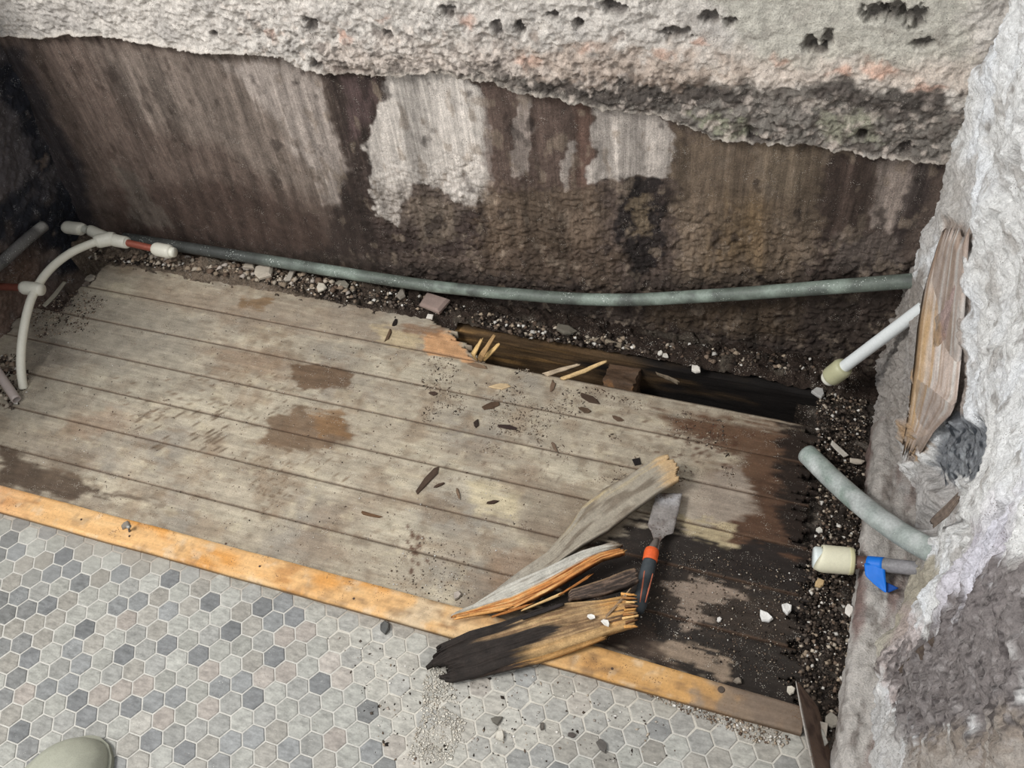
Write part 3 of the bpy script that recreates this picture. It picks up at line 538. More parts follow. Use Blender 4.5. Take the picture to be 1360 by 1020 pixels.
# ------------------------------------------------------------------ dirt along walls
def dirt_sheet(name, xs, ys, zf, cf, keepf=None):
    X, Y = np.meshgrid(xs, ys); P = np.stack([X.ravel(), Y.ravel(), np.zeros(X.size)], 1); P[:, 2] = zf(P); F = grid_faces(len(ys), len(xs))
    if keepf is not None: F = F[keepf(P[F].mean(1))]
    return mesh_obj(name, P, F, m_dirt, cf(P), None)
o = dirt_sheet('dirt_bank', np.linspace(-.31, 1.49, 900), np.linspace(.628, .72, 60),
    lambda P: -.020+sst(.63, .665, P[:, 1])*.014+fbm(P, 40, 4, 3)*.012+np.clip(fbm(P, 100, 3, 5), 0, 1)*.012-.03*sst(.640, .632, P[:, 1])*sst(.66, .70, P[:, 0])+.006*sst(.634, .642, P[:, 1])+sst(.3, -.1, P[:, 0])*.006-sst(-.20, -.215, P[:, 0])*sst(-.29, -.275, P[:, 0])*.12*sst(.672, .66, P[:, 1]),
    lambda P: mixc(mixc(np.tile(lin((56, 46, 40)), (len(P), 1)), (122, 108, 94), sst(.55, .15, P[:, 0]+fbm(P, 14, 3, 2)*.2)), (96, 88, 78), sst(.1, .5, fbm(P, 30, 3, 12))*.7),
    lambda c: ~((c[:, 0] > .665) & (c[:, 0] < 1.395) & (c[:, 1] < .640)))
tag(o, 'bank of dark dirt and rubble along the foot of the back wall', kind='stuff')
o = dirt_sheet('gravel_trench', np.linspace(1.345, 1.50, 90), np.linspace(-.5, .64, 620),
    lambda P: -.030+sst(1.40, 1.46, P[:, 0])*.014+fbm(P, 45, 4, 13)*.012+np.clip(fbm(P, 110, 3, 15), 0, 1)*.012-.08*np.exp(-((P[:, 0]-1.36)/.04)**2-((P[:, 1]-.59)/.035)**2)+sst(.12, .0, P[:, 1])*.006,
    lambda P: mixc(np.tile(lin((52, 45, 40)), (len(P), 1)), (100, 92, 84), sst(.05, .5, fbm(P, 26, 3, 12)+sst(1.42, 1.48, P[:, 0])*.2)), )
tag(o, 'dark gravelly dirt in the gap beside the right wall', kind='stuff')
# crumbs: real little stones, joined
OV = np.array([(1, 0, 0), (-1, 0, 0), (0, 1, 0), (0, -1, 0), (0, 0, 1), (0, 0, -1.)]); OF = np.array([(0, 2, 4), (2, 1, 4), (1, 3, 4), (3, 0, 4), (2, 0, 5), (1, 2, 5), (3, 1, 5), (0, 3, 5)])
def crumbs(name, pos, size, cols, label, flatz=.6, elong=1.):
    N = len(pos); s = size[0]+(size[1]-size[0])*rng.random(N)**2.5; V = OV[None].repeat(N, 0)*(.6+.8*rng.random((N, 6, 1)))
    V = V*np.stack([s*(1+(elong-1)*rng.random(N)), s, s*flatz], 1)[:, None]; a = rng.random(N)*6.28; ca, sa = np.cos(a)[:, None], np.sin(a)[:, None]
    x = V[:, :, 0]*ca-V[:, :, 1]*sa; y = V[:, :, 0]*sa+V[:, :, 1]*ca; V = np.stack([x, y, V[:, :, 2]], 2)+pos[:, None]; V[:, :, 2] += (s*.3)[:, None]
    F = (OF[None]+np.arange(N)[:, None, None]*6).reshape(-1, 3); cc = np.array([lin(c) for c in cols])[rng.integers(0, len(cols), N)]*(.75+.5*rng.random((N, 1)))
    return tag(mesh_obj(name, V.reshape(-1, 3), F, m_crumb, cc.repeat(6, 0)), label, kind='stuff')
def cloud(poly, N, z, fall=None):
    poly = np.array([atz(a, b, z)[:2] for a, b in poly]); lo = poly.min(0); hi = poly.max(0); P = lo+(hi-lo)*rng.random((N*4, 2)); P = P[sdpoly(P, poly) > 0][:N]
    k = fbm(np.c_[P, P[:, 0]*0], 18, 3, 6); P = P[k > -.25+(-.5 if fall is None else fall)]
    return np.c_[P, np.full(len(P), z)]
DK = [(48, 40, 34), (70, 60, 52), (40, 34, 30), (92, 82, 74)]; LT = [(205, 200, 192), (170, 160, 150), (225, 222, 216)]; TN = [(150, 134, 116), (120, 104, 90), (98, 82, 70), (176, 164, 148)]
crumbs('wall_rubble', cloud([(120, 330), (350, 350), (520, 385), (720, 430), (1100, 480), (1100, 500), (860, 470), (700, 450), (600, 420), (420, 395), (330, 370), (120, 345)], 3400, 0.0), (.001, .0065), DK+DK+TN+LT[:1], 'loose crumbs of rubble along the foot of the back wall')
crumbs('light_rubble', cloud([(170, 330), (340, 352), (470, 378), (470, 392), (330, 372), (170, 342)], 420, .004), (.002, .011), TN+TN+LT[1:2], 'pale plaster rubble along the back edge of the planks', .5)
crumbs('gravel', cloud([(1085, 500), (1150, 500), (1150, 640), (1140, 760), (1130, 1015), (1100, 1015), (1090, 940), (1060, 900), (1060, 780), (1085, 700)], 6500, -.014), (.0009, .0048), DK+DK+DK+DK+TN+LT[:1], 'dark gravel beside the right wall')
crumbs('dark_grit', cloud([(860, 720), (1060, 760), (1070, 920), (1000, 900), (850, 840)], 1500, ZP), (.0005, .002), DK+DK+TN+TN+LT[:1], 'grit over the blackened planks')
crumbs('sawdust', cloud([(560, 470), (700, 490), (960, 560), (980, 650), (800, 640), (640, 600), (560, 560)], 5200, ZP, .1), (.0004, .0017), TN+TN+DK+TN, 'brown wood dust over the planks below the hole', .5, 3.)
crumbs('plank_grit', cloud([(30, 440), (120, 380), (500, 440), (850, 600), (800, 700), (600, 810), (300, 710), (20, 620)], 2600, ZP), (.0004, .0014), TN+TN+LT[:2]+DK, 'fine grit scattered over the dusty planks', .5, 2.)
crumbs('tile_grit', cloud([(860, 895), (1062, 985), (1062, 1000), (1000, 985), (860, 925)], 800, 0.0, .1), (.0007, .0028), TN+LT+TN, 'sandy grit on the tiles below the right end of the strip', .5, 1.5)
crumbs('tile_dust', cloud([(420, 830), (560, 880), (760, 900), (900, 960), (900, 1015), (500, 1015), (470, 900)], 500, 0.0), (.0005, .0022), TN+LT+DK, 'fine mortar crumbs scattered over the hexagon tiles', .5, 2.)
crumbs('mortar_smear', cloud([(565, 870), (600, 905), (610, 935), (580, 930), (620, 960), (600, 1010), (540, 1010), (560, 950)], 1800, 0.0, .15), (.0005, .0022), [(200, 194, 182), (186, 178, 164), (212, 206, 194)], 'pale mortar crumbs on tiles under the charred board tip', .35, 1.5)
crumbs('corner_grit', cloud([(45, 400), (110, 385), (140, 400), (110, 440), (50, 450), (40, 430)], 900, ZP), (.0008, .003), TN+TN+DK, 'grey-brown grit on the planks beside the white bent pipe')
crumbs('left_rubble', cloud([(0, 470), (30, 470), (40, 515), (20, 545), (0, 540)], 160, ZP), (.002, .008), TN+DK+LT[:1], 'rubble at the foot of the left wall')
crumbs('pile_dust', cloud([(560, 700), (660, 730), (650, 800), (600, 810), (500, 780)], 500, ZP, .0), (.0006, .002), TN+LT+DK, 'dust and crumbs left of the broken boards')
# ------------------------------------------------------------------ wooden strip
def stripcol(P):
    c = np.tile(lin((212, 168, 114)), (len(P), 1)); wv = P*[.5, 1.5, 1]
    c = mixc(c, (202, 140, 66), sst(0, .4, fbm(wv, 14, 4, 3))*.85); c = mixc(c, (222, 188, 140), sst(.05, .4, fbm(wv, 20, 3, 9))*.7)
    c = mixc(c, (170, 116, 60), sst(.2, .45, fbm(wv, 34, 3, 8))*.6)
    c = mixc(c, (196, 176, 146), sst(.12, .0, np.abs(P[:, 0]-.83))*sst(-.2, .3, fbm(P, 30, 3, 4))*.8)
    c = mixc(c, (206, 156, 118), sst(.12, -.05, P[:, 0])*.5)
    c = mixc(c, (186, 140, 80), sst(.95, 1.15, P[:, 0])*.7); c = mixc(c, (128, 98, 66), sst(.05, .4, fbm(P*[.6, 1.4, 1], 48, 4, 6))*sst(.3, 1.0, P[:, 0])*.7); c = mixc(c, (208, 186, 156), sst(.15, .45, fbm(P, 55, 4, 7))*.5)
    c = mixc(c, (150, 128, 104), sst(.0, .4, fbm(P, 40, 4, 5)+sst(1.15, 1.36, P[:, 0])-.45))
    c = mixc(c, (118, 102, 88), sst(1.27, 1.36, P[:, 0]+fbm(P, 30, 3, 4)*.06)*.95)
    c = mixc(c, (96, 80, 66), sst(.25, .55, fbm(P, 60, 3, 14))*.35)
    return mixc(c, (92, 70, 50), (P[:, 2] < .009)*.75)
st = empty('wood_strip', (.7, .025, 0), 'yellow-orange wood batten laid between hexagon tiles and planks', 'batten')
n, m = 18, 520
xs = np.linspace(-.42, 1.427, m)
sect = np.array([(.0, .0), (0., .012), (.0012, .0135), (.048, .0135), (.0495, .012), (.0495, -.011)]); d = np.r_[0, np.cumsum(np.hypot(*np.diff(sect, axis=0).T))]; t = np.linspace(0, d[-1], n)
sy, sz = np.interp(t, d, sect[:, 0]), np.interp(t, d, sect[:, 1]); X, SY = np.meshgrid(xs, sy); _, SZ = np.meshgrid(xs, sz)
P = np.stack([X.ravel(), SY.ravel(), SZ.ravel()], 1); P[:, 1] += np.interp(P[:, 0], [0, 1.0, 1.425], [-.001, .001, -.010])*P[:, 1]/.05+fbm(np.c_[P[:, 0], P[:, 0]*0, P[:, 0]*0], 9, 3, 2)*.0015
col = stripcol(P); P[:, 2] += fbm(P*[.4, 2, 1], 50, 3, 3)*.0006
o = mesh_obj('batten', P, grid_faces(n, m), m_strip, col, None); adopt(o, st)
def disc(name, c, rr, h, mt, colr, par, k=14):
    a = np.arange(k)*2*math.pi/k; V = [(c[0]+rr*math.cos(t), c[1]+rr*math.sin(t), c[2]) for t in a]+[(c[0]+rr*.8*math.cos(t), c[1]+rr*.8*math.sin(t), c[2]+h) for t in a]
    F = [(i, (i+1) % k, k+(i+1) % k, k+i) for i in range(k)]+[tuple(range(k, 2*k))]
    o = mesh_obj(name, V, F, mt, lin(colr)); return adopt(o, par)
c = atz(958, 916, .0135); disc('nail_head', c, .0055, .0014, m_steel, (84, 72, 62), st)
for (a, b) in ((813, 888), (345, 752), (108, 690), (172, 712), (470, 795), (300, 722)):
    c = atz(a, b, .0135); disc('nail_head', c, .0022, .0008, m_steel, (80, 62, 50), st, 10)
c = atz(172, 701, .0135)
# ------------------------------------------------------------------ tubes
def tube(name, pts, rr, mt, colf, par=None, seg=20, n=80, hollow=True, capc=None, noise=0):
    pts = np.array(pts, float); k = len(pts); ext = np.concatenate([[2*pts[0]-pts[1]], pts, [2*pts[-1]-pts[-2]]]); out = []
    rad = np.asarray(rr, float) if np.ndim(rr) else np.full(k, rr); ro = []
    for i in range(k-1):
        p0, p1, p2, p3 = ext[i:i+4]; q = max(2, n//(k-1))
        for t in np.linspace(0, 1, q, endpoint=(i == k-2)):
            if k == 2: out.append(p1+(p2-p1)*t)
            else: out.append(.5*((2*p1)+(-p0+p2)*t+(2*p0-5*p1+4*p2-p3)*t*t+(-p0+3*p1-3*p2+p3)*t**3))
            ro.append(rad[i]+(rad[i+1]-rad[i])*t)
    C_ = np.array(out); ro = np.array(ro); T = np.gradient(C_, axis=0); T /= np.linalg.norm(T, axis=1)[:, None]
    up_ = np.array([0, 0, 1.]) if abs(T[0, 2]) < .9 else np.array([0, 1., 0]); A = np.cross(T, up_); A /= np.linalg.norm(A, axis=1)[:, None]; Bv = np.cross(T, A)
    a = np.arange(seg)*2*math.pi/seg; V = C_[:, None]+ro[:, None, None]*(A[:, None]*np.cos(a)[None, :, None]+Bv[:, None]*np.sin(a)[None, :, None]); nn = len(C_); V = V.reshape(-1, 3)
    F = []
    for i in range(nn-1):
        for j in range(seg): F.append((i*seg+j, i*seg+(j+1) % seg, (i+1)*seg+(j+1) % seg, (i+1)*seg+j))
    c = colf(V) if callable(colf) else np.tile(lin(colf), (len(V), 1)); V = list(V); c = list(c)
    for (row, cen, s) in ((0, C_[0], -1), ((nn-1)*seg, C_[-1], 1)):
        ring = [row+j for j in range(seg)]; tdir = T[0 if s < 0 else -1]
        if hollow:
            b0 = len(V); rr0 = ro[0 if s < 0 else -1]
            for j in range(seg): V.append(cen+(V[row+j]-cen)*.78); c.append(c[row+j])
            for j in range(seg): V.append(cen+(V[row+j]-cen)*.78-tdir*s*rr0*2.5); c.append(lin((25, 22, 20)))
            for j in range(seg):
                j2 = (j+1) % seg; q1 = (ring[j], ring[j2], b0+j2, b0+j); q2 = (b0+j, b0+j2, b0+seg+j2, b0+seg+j); F += [q1, q2] if s > 0 else [q1[::-1], q2[::-1]]
            F.append(tuple(b0+seg+j for j in range(seg)))
        else: F.append(tuple(ring) if s > 0 else tuple(ring[::-1]))
    return_o = mesh_obj(name, V, F, mt, np.array(c), None, True)
    if par: adopt(return_o, par)
    return return_o
def patina(base, hi, lo=(60, 64, 60), s=1, dk=None):
    def f(V):
        c = np.tile(lin(base), (len(V), 1)); c = mixc(c, hi, sst(-.05, .4, fbm(V, 22, 4, s))*.9); c = mixc(c, lo, sst(.0, .45, fbm(V, 30, 4, s+5))*.8)
        if dk is not None: c = mixc(c, dk[0], sst(dk[1], dk[2], V[:, 0]))
        return c
    return f
# long pipe along the back wall
pth = [atax(a, b, 1, .683) for a, b in ((165, 316), (230, 326), (350, 345), (530, 374), (620, 385), (700, 392), (770, 397), (840, 398), (920, 394), (1000, 389), (1120, 380), (1250, 370))]
for q in pth[:3]: q[2] = max(q[2], .02)
o = tube('long_pipe', pth, [.0125, .0125, .0125, .0125, .0122, .012, .012, .012, .012, .012, .0125, .0125], m_pipe, patina((100, 108, 100), (134, 146, 136), (74, 78, 74), 1, ((62, 64, 62), .45, .1)), None, 22, 200)
tag(o, 'long grey-green copper pipe running across the foot of the back wall', 'pipe')
# big grey pipe on the right
pb = [(1.368, .470, .030), tuple(atax(1160, 665, 0, 1.443)), tuple(atax(1205, 712, 0, 1.50)), tuple(atax(1262, 742, 0, 1.565))]
pb = [tuple(atz(1072, 603, .02)), tuple(atz(1115, 645, .05)), tuple(atz(1160, 683, .085)), tuple(atz(1205, 714, .12)), tuple(atz(1250, 738, .155))]
o = tube('grey_pipe', pb, .0175, m_pipe, patina((158, 166, 162), (184, 188, 186), (126, 142, 132), 7), None, 26, 90); tag(o, 'thick pale grey pipe, cut open at its lower end, slanting into the right wall', 'pipe')
# copper pipe with cream cap and blue tape
cp = empty('capped_copper_pipe', atz(1100, 742, -.01), 'copper pipe with cream push-fit cap and a blue tape flag', 'pipe')
zc = .052; tube('pipe', [atz(1118, 744, zc), atz(1150, 748, zc+.01), atz(1190, 752, zc+.03), atz(1240, 758, zc+.06)], .0108, m_pipe, lambda V: mixc(np.tile(lin((132, 130, 132)), (len(V), 1)), (92, 66, 58), sst(1.50, 1.48, V[:, 0]+fbm(V, 40, 2, 1)*.01)), cp, 18, 40)
CRM = (226, 222, 196)
tube('cap_body', [atz(1090, 741.5, zc), atz(1094, 742, zc), atz(1128, 745, zc), atz(1132, 745.5, zc)], [.0195, .0215, .021, .018], m_plast, CRM, cp, 28, 12, False)
tube('cap_collar', [atz(1080, 740.5, zc), atz(1083, 740.8, zc), atz(1091, 741.5, zc)], [.0155, .0175, .0175], m_plast, (218, 226, 224), cp, 28, 8, False)
tube('cap_collar', [atz(1127, 745, zc), atz(1133, 745.6, zc)], [.0215, .0205], m_plast, (206, 200, 160), cp, 28, 4, False)
BLUE = (14, 112, 214)
tube('blue_tape', [atz(1153, 748.4, zc+.011), atz(1174, 750.4, zc+.021)], .0116, m_tape, BLUE, cp, 20, 6, False)['label'] = 'blue masking tape wrapped round the pipe'
o = piece('tape_tail', [(1148, 748, zc+.020), (1149, 764, zc+.016), (1160, 775, zc+.014), (1174, 786, zc+.012)], [(1175, 748, zc+.030), (1176, 764, zc+.024), (1177, 776, zc+.018), (1177, 787, zc+.014)], .0006, m_tape, lambda u, v, T: np.tile(lin(BLUE), (len(u), 1)), 14, 8, 0, 0, .0004); adopt(o, cp); o['label'] = 'folded-down end of the blue tape'
o = piece('tape_tail', [(1174, 785, zc+.010), (1177, 773, zc+.014)], [(1180, 787, zc+.010), (1194, 781, zc+.014)], .0006, m_tape, lambda u, v, T: np.tile(lin((8, 70, 150)), (len(u), 1)), 10, 6, 0, 0, .0004); adopt(o, cp)
# white pipe with cap in the back right corner
wp = empty('capped_white_pipe', atz(1105, 500, -.01), 'white plastic pipe with olive-cream end cap slanting into the right wall', 'pipe')
A0 = np.array(atz(1120, 488, .09)); A1 = np.array(atax(1232, 404, 0, 1.500)); A1 = A1+(A1-A0)*.25; dd = (A1-A0)/np.linalg.norm(A1-A0)
tube('pipe', [A0-dd*.01, A1], .0105, m_plast, (222, 226, 226), wp, 20, 20)
tube('cap_body', [A0-dd*.036, A0-dd*.032, A0-dd*.004, A0+dd*.004], [.0145, .0178, .0182, .0150], m_plast, (184, 182, 148), wp, 24, 12, False)
tube('cap_collar', [A0-dd*.047, A0-dd*.044, A0-dd*.036], [.0115, .0135, .0135], m_plast, (224, 222, 208), wp, 24, 8, False)
# left hand plastic plumbing
lp = empty('plastic_pipework', atz(32, 515, ZP), 'cream bent plastic pipe with tee and red copper stubs in left corner', 'pipework')
PC = (214, 211, 197)
bend = [(31, 516, -.012), (28, 490, .02), (29, 455, .055), (36, 415, .08), (47, 385, .09), (66, 358, .092), (92, 337, .088), (120, 324, .08), (138, 319, .075)]
tube('pipe', [atz(*q) for q in bend], .0088, m_plast, PC, lp, 18, 120)
t0 = np.array(atz(147, 317, .075))
tube('tee_fitting', [atz(126, 322, .078), atz(131, 320.5, .077), atz(147, 317, .075), atz(153, 316, .075)], [.0115, .015, .0155, .0125], m_plast, PC, lp, 20, 16, False)
tube('tee_fitting', [atz(146, 318, .076), atz(122, 307, .074), atz(119, 306, .074)], [.0130, .0125, .0105], m_plast, PC, lp, 20, 10, False)
tube('pipe', [atz(122, 307, .074), atz(103, 302, .07)], .0088, m_plast, (196, 196, 184), lp, 16, 6)
tube('coupling', [atz(110, 305, .072), atz(107, 304, .072), atz(90, 302, .07), atz(86, 301, .07)], [.0115, .0145, .0145, .0115], m_plast, PC, lp, 20, 12, False)
tube('coupling', [atz(149, 318, .072), atz(152, 319, .072), atz(167, 322, .068), atz(170, 322.5, .068)], [.0105, .0140, .0135, .0110], m_plast, PC, lp, 20, 12, False)
RC = (150, 82, 66)
tube('copper_stub', [atz(167, 322, .068), atz(208, 331, .06)], .0078, m_copper, RC, lp, 16, 12)['label'] = 'red copper stub between two cream fittings'
tube('end_cap', [atz(205, 330, .06), atz(209, 331, .06), atz(224, 334, .058), atz(228, 334.6, .058)], [.012, .0150, .0155, .0125], m_plast, PC, lp, 22, 12, False)
tube('end_cap_button', [atz(226, 334.4, .058), atz(232, 335.4, .058)], [.0115, .0105], m_plast, (224, 222, 208), lp, 22, 6, False)
tube('tee_fitting', [atz(28, 382, .09), atz(33, 382.2, .09), atz(48, 384, .09), atz(56, 385, .09)], [.0105, .0145, .0145, .0120], m_plast, PC, lp, 22, 14, False)
tube('copper_stub', [atz(32, 382, .09), atz(-20, 380, .085)], .0078, m_copper, (112, 62, 50), lp, 16, 12)['label'] = 'dull red copper stub running left into the wall'
o = tube('old_pipe', [atax(-30, 372, 0, -.272), atax(0, 350, 0, -.270), atax(20, 332, 0, -.266), atax(38, 316, 0, -.264), atax(58, 300, 0, -.268)], .0125, m_pipe, patina((92, 90, 88), (168, 166, 160), (40, 42, 44), 3), None, 16, 40); tag(o, 'old blackened pipe with flaky whitish crust on the left wall', 'pipe')
o = tube('grey_pipe_stub', [atz(-14, 478, .03), atz(22, 531, .0)], .0092, m_plast, (168, 156, 150), None, 16, 20); tag(o, 'short pinkish-grey pipe stub poking in at the left frame edge', 'pipe')
# ------------------------------------------------------------------ broken boards
def colA(u, v, T):
    q = fbm(np.c_[u*5, v*9, u*0], 1.6, 4, 3); c = np.tile(lin((158, 149, 134)), (len(u), 1)); c = mixc(c, (196, 176, 136), sst(.4, .0, v)*sst(-.2, .3, q)*sst(.3, .5, u)*.9)
    c = mixc(c, (116, 104, 90), sst(.05, .4, fbm(np.c_[u*4, v*3, u*0], 1.8, 3, 9)+(.25 if False else 0))*.8); c = mixc(c, (205, 172, 128), sst(.88, .97, u+q*.06)*.8); c = mixc(c, (96, 82, 68), sst(.08, .0, v)*sst(-.1, .3, q)*.7)
    return mixc(c, (170, 164, 154), sst(.3, .0, u)*.7)
o = piece('broken_board', [(660, 782, .008), (692, 757, .012), (727, 733, .018), (757, 697, .025), (773, 673, .028), (800, 650, .030), (833, 632, .034), (873, 607, .036), (896, 600, .038)],
    [(672, 796, .008), (720, 762, .012), (740, 747, .016), (773, 723, .02), (807, 703, .024), (840, 677, .028), (873, 653, .032), (911, 630, .034)], .011, m_wood, colA, 110, 30, .0, .05, .0012, None, 5)
tag(o, 'long flat grey broken board, the uppermost, pointing at the hole', 'broken board')
def colB(u, v, T):
    q = fbm(np.c_[u*5, v*22, u*0], 1.6, 4, 13); c = np.tile(lin((190, 186, 176)), (len(u), 1)); c = mixc(c, (150, 142, 130), sst(0, .4, fbm(np.c_[u*7, v*5, u*0], 1.6, 4, 3))*.6)
    b = sst(.50, .56, v+q*.05+(.10 if False else 0)*u); c = mixc(c, (206, 144, 84), b); c = mixc(c, (140, 84, 44), b*sst(.0, .35, q)); c = mixc(c, (226, 186, 128), b*sst(-.05, -.35, q)*.9)
    return mixc(c, (104, 84, 62), sst(.9, 1., u+q*.08)*(1-b)*.9)
bb = empty('broken_board', atz(700, 790, 0), 'splintered board with whitish top and fresh orange torn edge', 'broken board')
o = piece('board', [(595, 817, .018), (630, 802, .028), (663, 781, .034), (727, 753, .042), (773, 731, .048), (807, 722, .052), (832, 719, .054)],
    [(598, 821, .018), (640, 813, .024), (683, 808, .027), (727, 786, .032), (767, 762, .038), (800, 742, .042), (836, 733, .044)], .010, m_wood, colB, 110, 40, .05, .08, .0028, None, 8); adopt(o, bb)
for k, (a, b, c_, d_) in enumerate(((620, 816, 700, 806), (650, 820, 712, 800), (690, 812, 760, 782), (600, 822, 690, 804), (740, 792, 790, 760), (780, 752, 834, 728))):
    o = piece('splinter', [(a, b-1, .024+.002*k), (c_, d_-2, .026+.002*k)], [(a, b+1, .022+.002*k), (c_, d_+2.5, .024+.002*k)], .003, m_wood, flat(((214, 158, 96), (180, 118, 64), (226, 190, 134))[k % 3], .2, k), 16, 5, .1, .3, .001, None, k+20); adopt(o, bb)
def colC(u, v, T):
    q = fbm(np.c_[u*5, v*16, u*0], 1.6, 4, 13); w_ = u+fbm(np.c_[u*2, v*10, u*0], 1.7, 3, 5)*.16; c = np.tile(lin((46, 39, 35)), (len(u), 1))
    tan = sst(.42, .62, w_+.22*np.exp(-((v-.28)/.10)**2)-.30*np.exp(-((v-.52)/.12)**2)*sst(.7, .5, u)+.12*np.exp(-((v-.78)/.07)**2)-.3*sst(.12, .0, v)*sst(.75, .6, u))
    c = mixc(c, (160, 132, 98), tan); c = mixc(c, (110, 84, 60), tan*sst(.0, .35, q)*.8); c = mixc(c, (196, 164, 118), tan*sst(.0, -.35, q)*.6)
    c = mixc(c, (206, 156, 92), sst(.80, .92, u)*.8*sst(.3, -.2, q)); c = mixc(c, (84, 62, 44), sst(.84, .9, u)*sst(.1, .4, q)*.8)
    return mixc(c, (192, 156, 106), sst(.78, .84, v)*sst(.35, .5, u)*.7)
bc = empty('broken_board', atz(700, 860, 0), 'wide rotten board with black jagged tip lying across the yellow batten', 'broken board')
o = piece('board', [(558, 880, 0.021), (583, 857, 0.025), (623, 838, 0.033), (663, 827, 0.039), (713, 810, 0.045), (753, 802, 0.049), (800, 797, 0.052), (846, 788, 0.054)],
    [(575, 900, 0.021), (600, 903, 0.023), (640, 893, 0.027), (673, 881, 0.031), (720, 868, 0.037), (773, 851, 0.043), (817, 836, 0.047), (852, 826, 0.051)], .016, m_char, colC, 120, 48, .13, .06, .0030, None, 11); adopt(o, bc)
o = piece('torn_layer', [(610, 898, 0.015), (673, 884, 0.023), (720, 870, 0.029), (773, 853, 0.035), (812, 840, 0.039)], [(620, 902, 0.012), (673, 890, 0.019), (720, 878, 0.023), (773, 860, 0.029), (815, 843, 0.033)], .006, m_char, lambda u, v, T: mixc(np.tile(lin((58, 46, 38)), (len(u), 1)), (196, 150, 92), sst(.35, .55, u+fbm(np.c_[u*9, v*4, u*0], 1.5, 3, 2)*.15)*.85), 60, 10, .05, .1, .002, None, 12); adopt(o, bc)
for k in range(9):
    v = k/8; ax = 822+8*v+rng.normal(0, 3); ay = 788+44*v; bx = 848+rng.normal(0, 4); by = 790+38*v+rng.normal(0, 2)
    o = piece('splinter', [(ax, ay-1.5, .056), (bx, by-.8, .058+rng.random()*.006)], [(ax, ay+1.8, .055), (bx, by+.8, .056+rng.random()*.004)], .004, m_wood, flat(((206, 152, 88), (160, 112, 66), (220, 180, 122), (120, 86, 58))[k % 4], .2, k), 10, 4, .1, .3, .001, None, k+40); adopt(o, bc)
o = piece('wood_fragment', [(752, 792, .052), (758, 783, .056), (800, 770, .058), (833, 757, .060), (847, 754, .060)], [(754, 796, .050), (775, 793, .052), (800, 787, .054), (830, 779, .055), (851, 768, .056)], .013, m_char,
    lambda u, v, T: mixc(mixc(np.tile(lin((66, 56, 50)), (len(u), 1)), (118, 98, 84), sst(-.1, .35, fbm(np.c_[u*6, v*12, u*0], 1.5, 4, 6))), (170, 140, 108), sst(.12, .0, v)*.6), 50, 18, .05, .06, .003, None, 14)
tag(o, 'short dark brown rotten fragment between the two splintered boards', 'wood fragment')
for k, (a, b, c_, d_, l_) in enumerate(((690, 822, 752, 800, 'thin black sliver lying between the orange-edged and the charred boards'), (802, 822, 840, 780, 'pale bent wood shaving on the charred board end'))):
    o = piece('wood_sliver', [(a, b-2, .052), (c_, d_-2, .058)], [(a, b+2, .051), (c_, d_+3, .056)], .004, m_char if k == 0 else m_wood, flat((44, 38, 36) if k == 0 else (150, 126, 100), .2, k), 20, 5, .1, .2, .001, None, 30+k); tag(o, l_, 'sliver')
# white plaster crumbs on the charred board are things of their own
# ------------------------------------------------------------------ chisel knife
kn = empty('scraper', atz(868, 740, ZP), 'rusty scraper with orange collar and black-and-orange handle by the boards', 'scraper')
zb_ = .006
Lk = [(872, 655), (866, 676), (860, 698), (865, 706), (868, 716), (867, 730)]; Rk = [(906, 655), (901, 680), (894, 708), (884, 711), (877, 718), (875, 730)]
o = piece('blade', [(a, b, zb_+.0009*i) for i, (a, b) in enumerate(Lk)], [(a, b, zb_+.0009*i) for i, (a, b) in enumerate(Rk)], .0022, m_steel, lambda u, v, T: mixc(mixc(np.tile(lin((150, 144, 140)), (len(u), 1)), (108, 92, 84), sst(0, .4, fbm(T, 60, 3, 5))), (184, 184, 188), sst(.3, .05, u)*sst(-.2, .3, fbm(T, 50, 3, 6))*.8), 40, 12, 0, 0, .0002, None, 3, smooth=True); adopt(o, kn)
h0 = np.array(atz(870, 722, .012)); h1 = np.array(atz(866, 730, .013)); h2 = np.array(atz(863, 745, .014)); h3 = np.array(atz(847, 812, .012))
tube('bolster', [atz(872, 716, .010), h1], [.0040, .0078], m_steel, (120, 112, 106), kn, 14, 8, False)
tube('orange_collar', [h1, h1*.7+h2*.3, h2], [.0108, .0122, .0118], m_rub, (226, 98, 48), kn, 20, 12, False)['label'] = 'orange collar'
tube('handle', [h2, h2*.75+h3*.25, h2*.45+h3*.55, h2*.15+h3*.85, h3], [.0110, .0118, .0104, .0120, .0092], m_rub, (62, 68, 72), kn, 22, 50, False)
off = np.array([.0, 0, .0128])
for sg, (q0, q1) in enumerate((((864, 762), (853, 800)), ((853, 758), (846, 800)))):
    a = np.array(atz(q0[0]+3, q0[1], .0245)); b = np.array(atz(q1[0]+4, q1[1], .0235))
    tube('grip_inlay', [a, (a+b)/2-np.array([0, 0, .0008]), b], [.0009, .0013, .0009], m_rub, (196, 112, 84), kn, 8, 12, False)['label'] = 'orange inlay line'
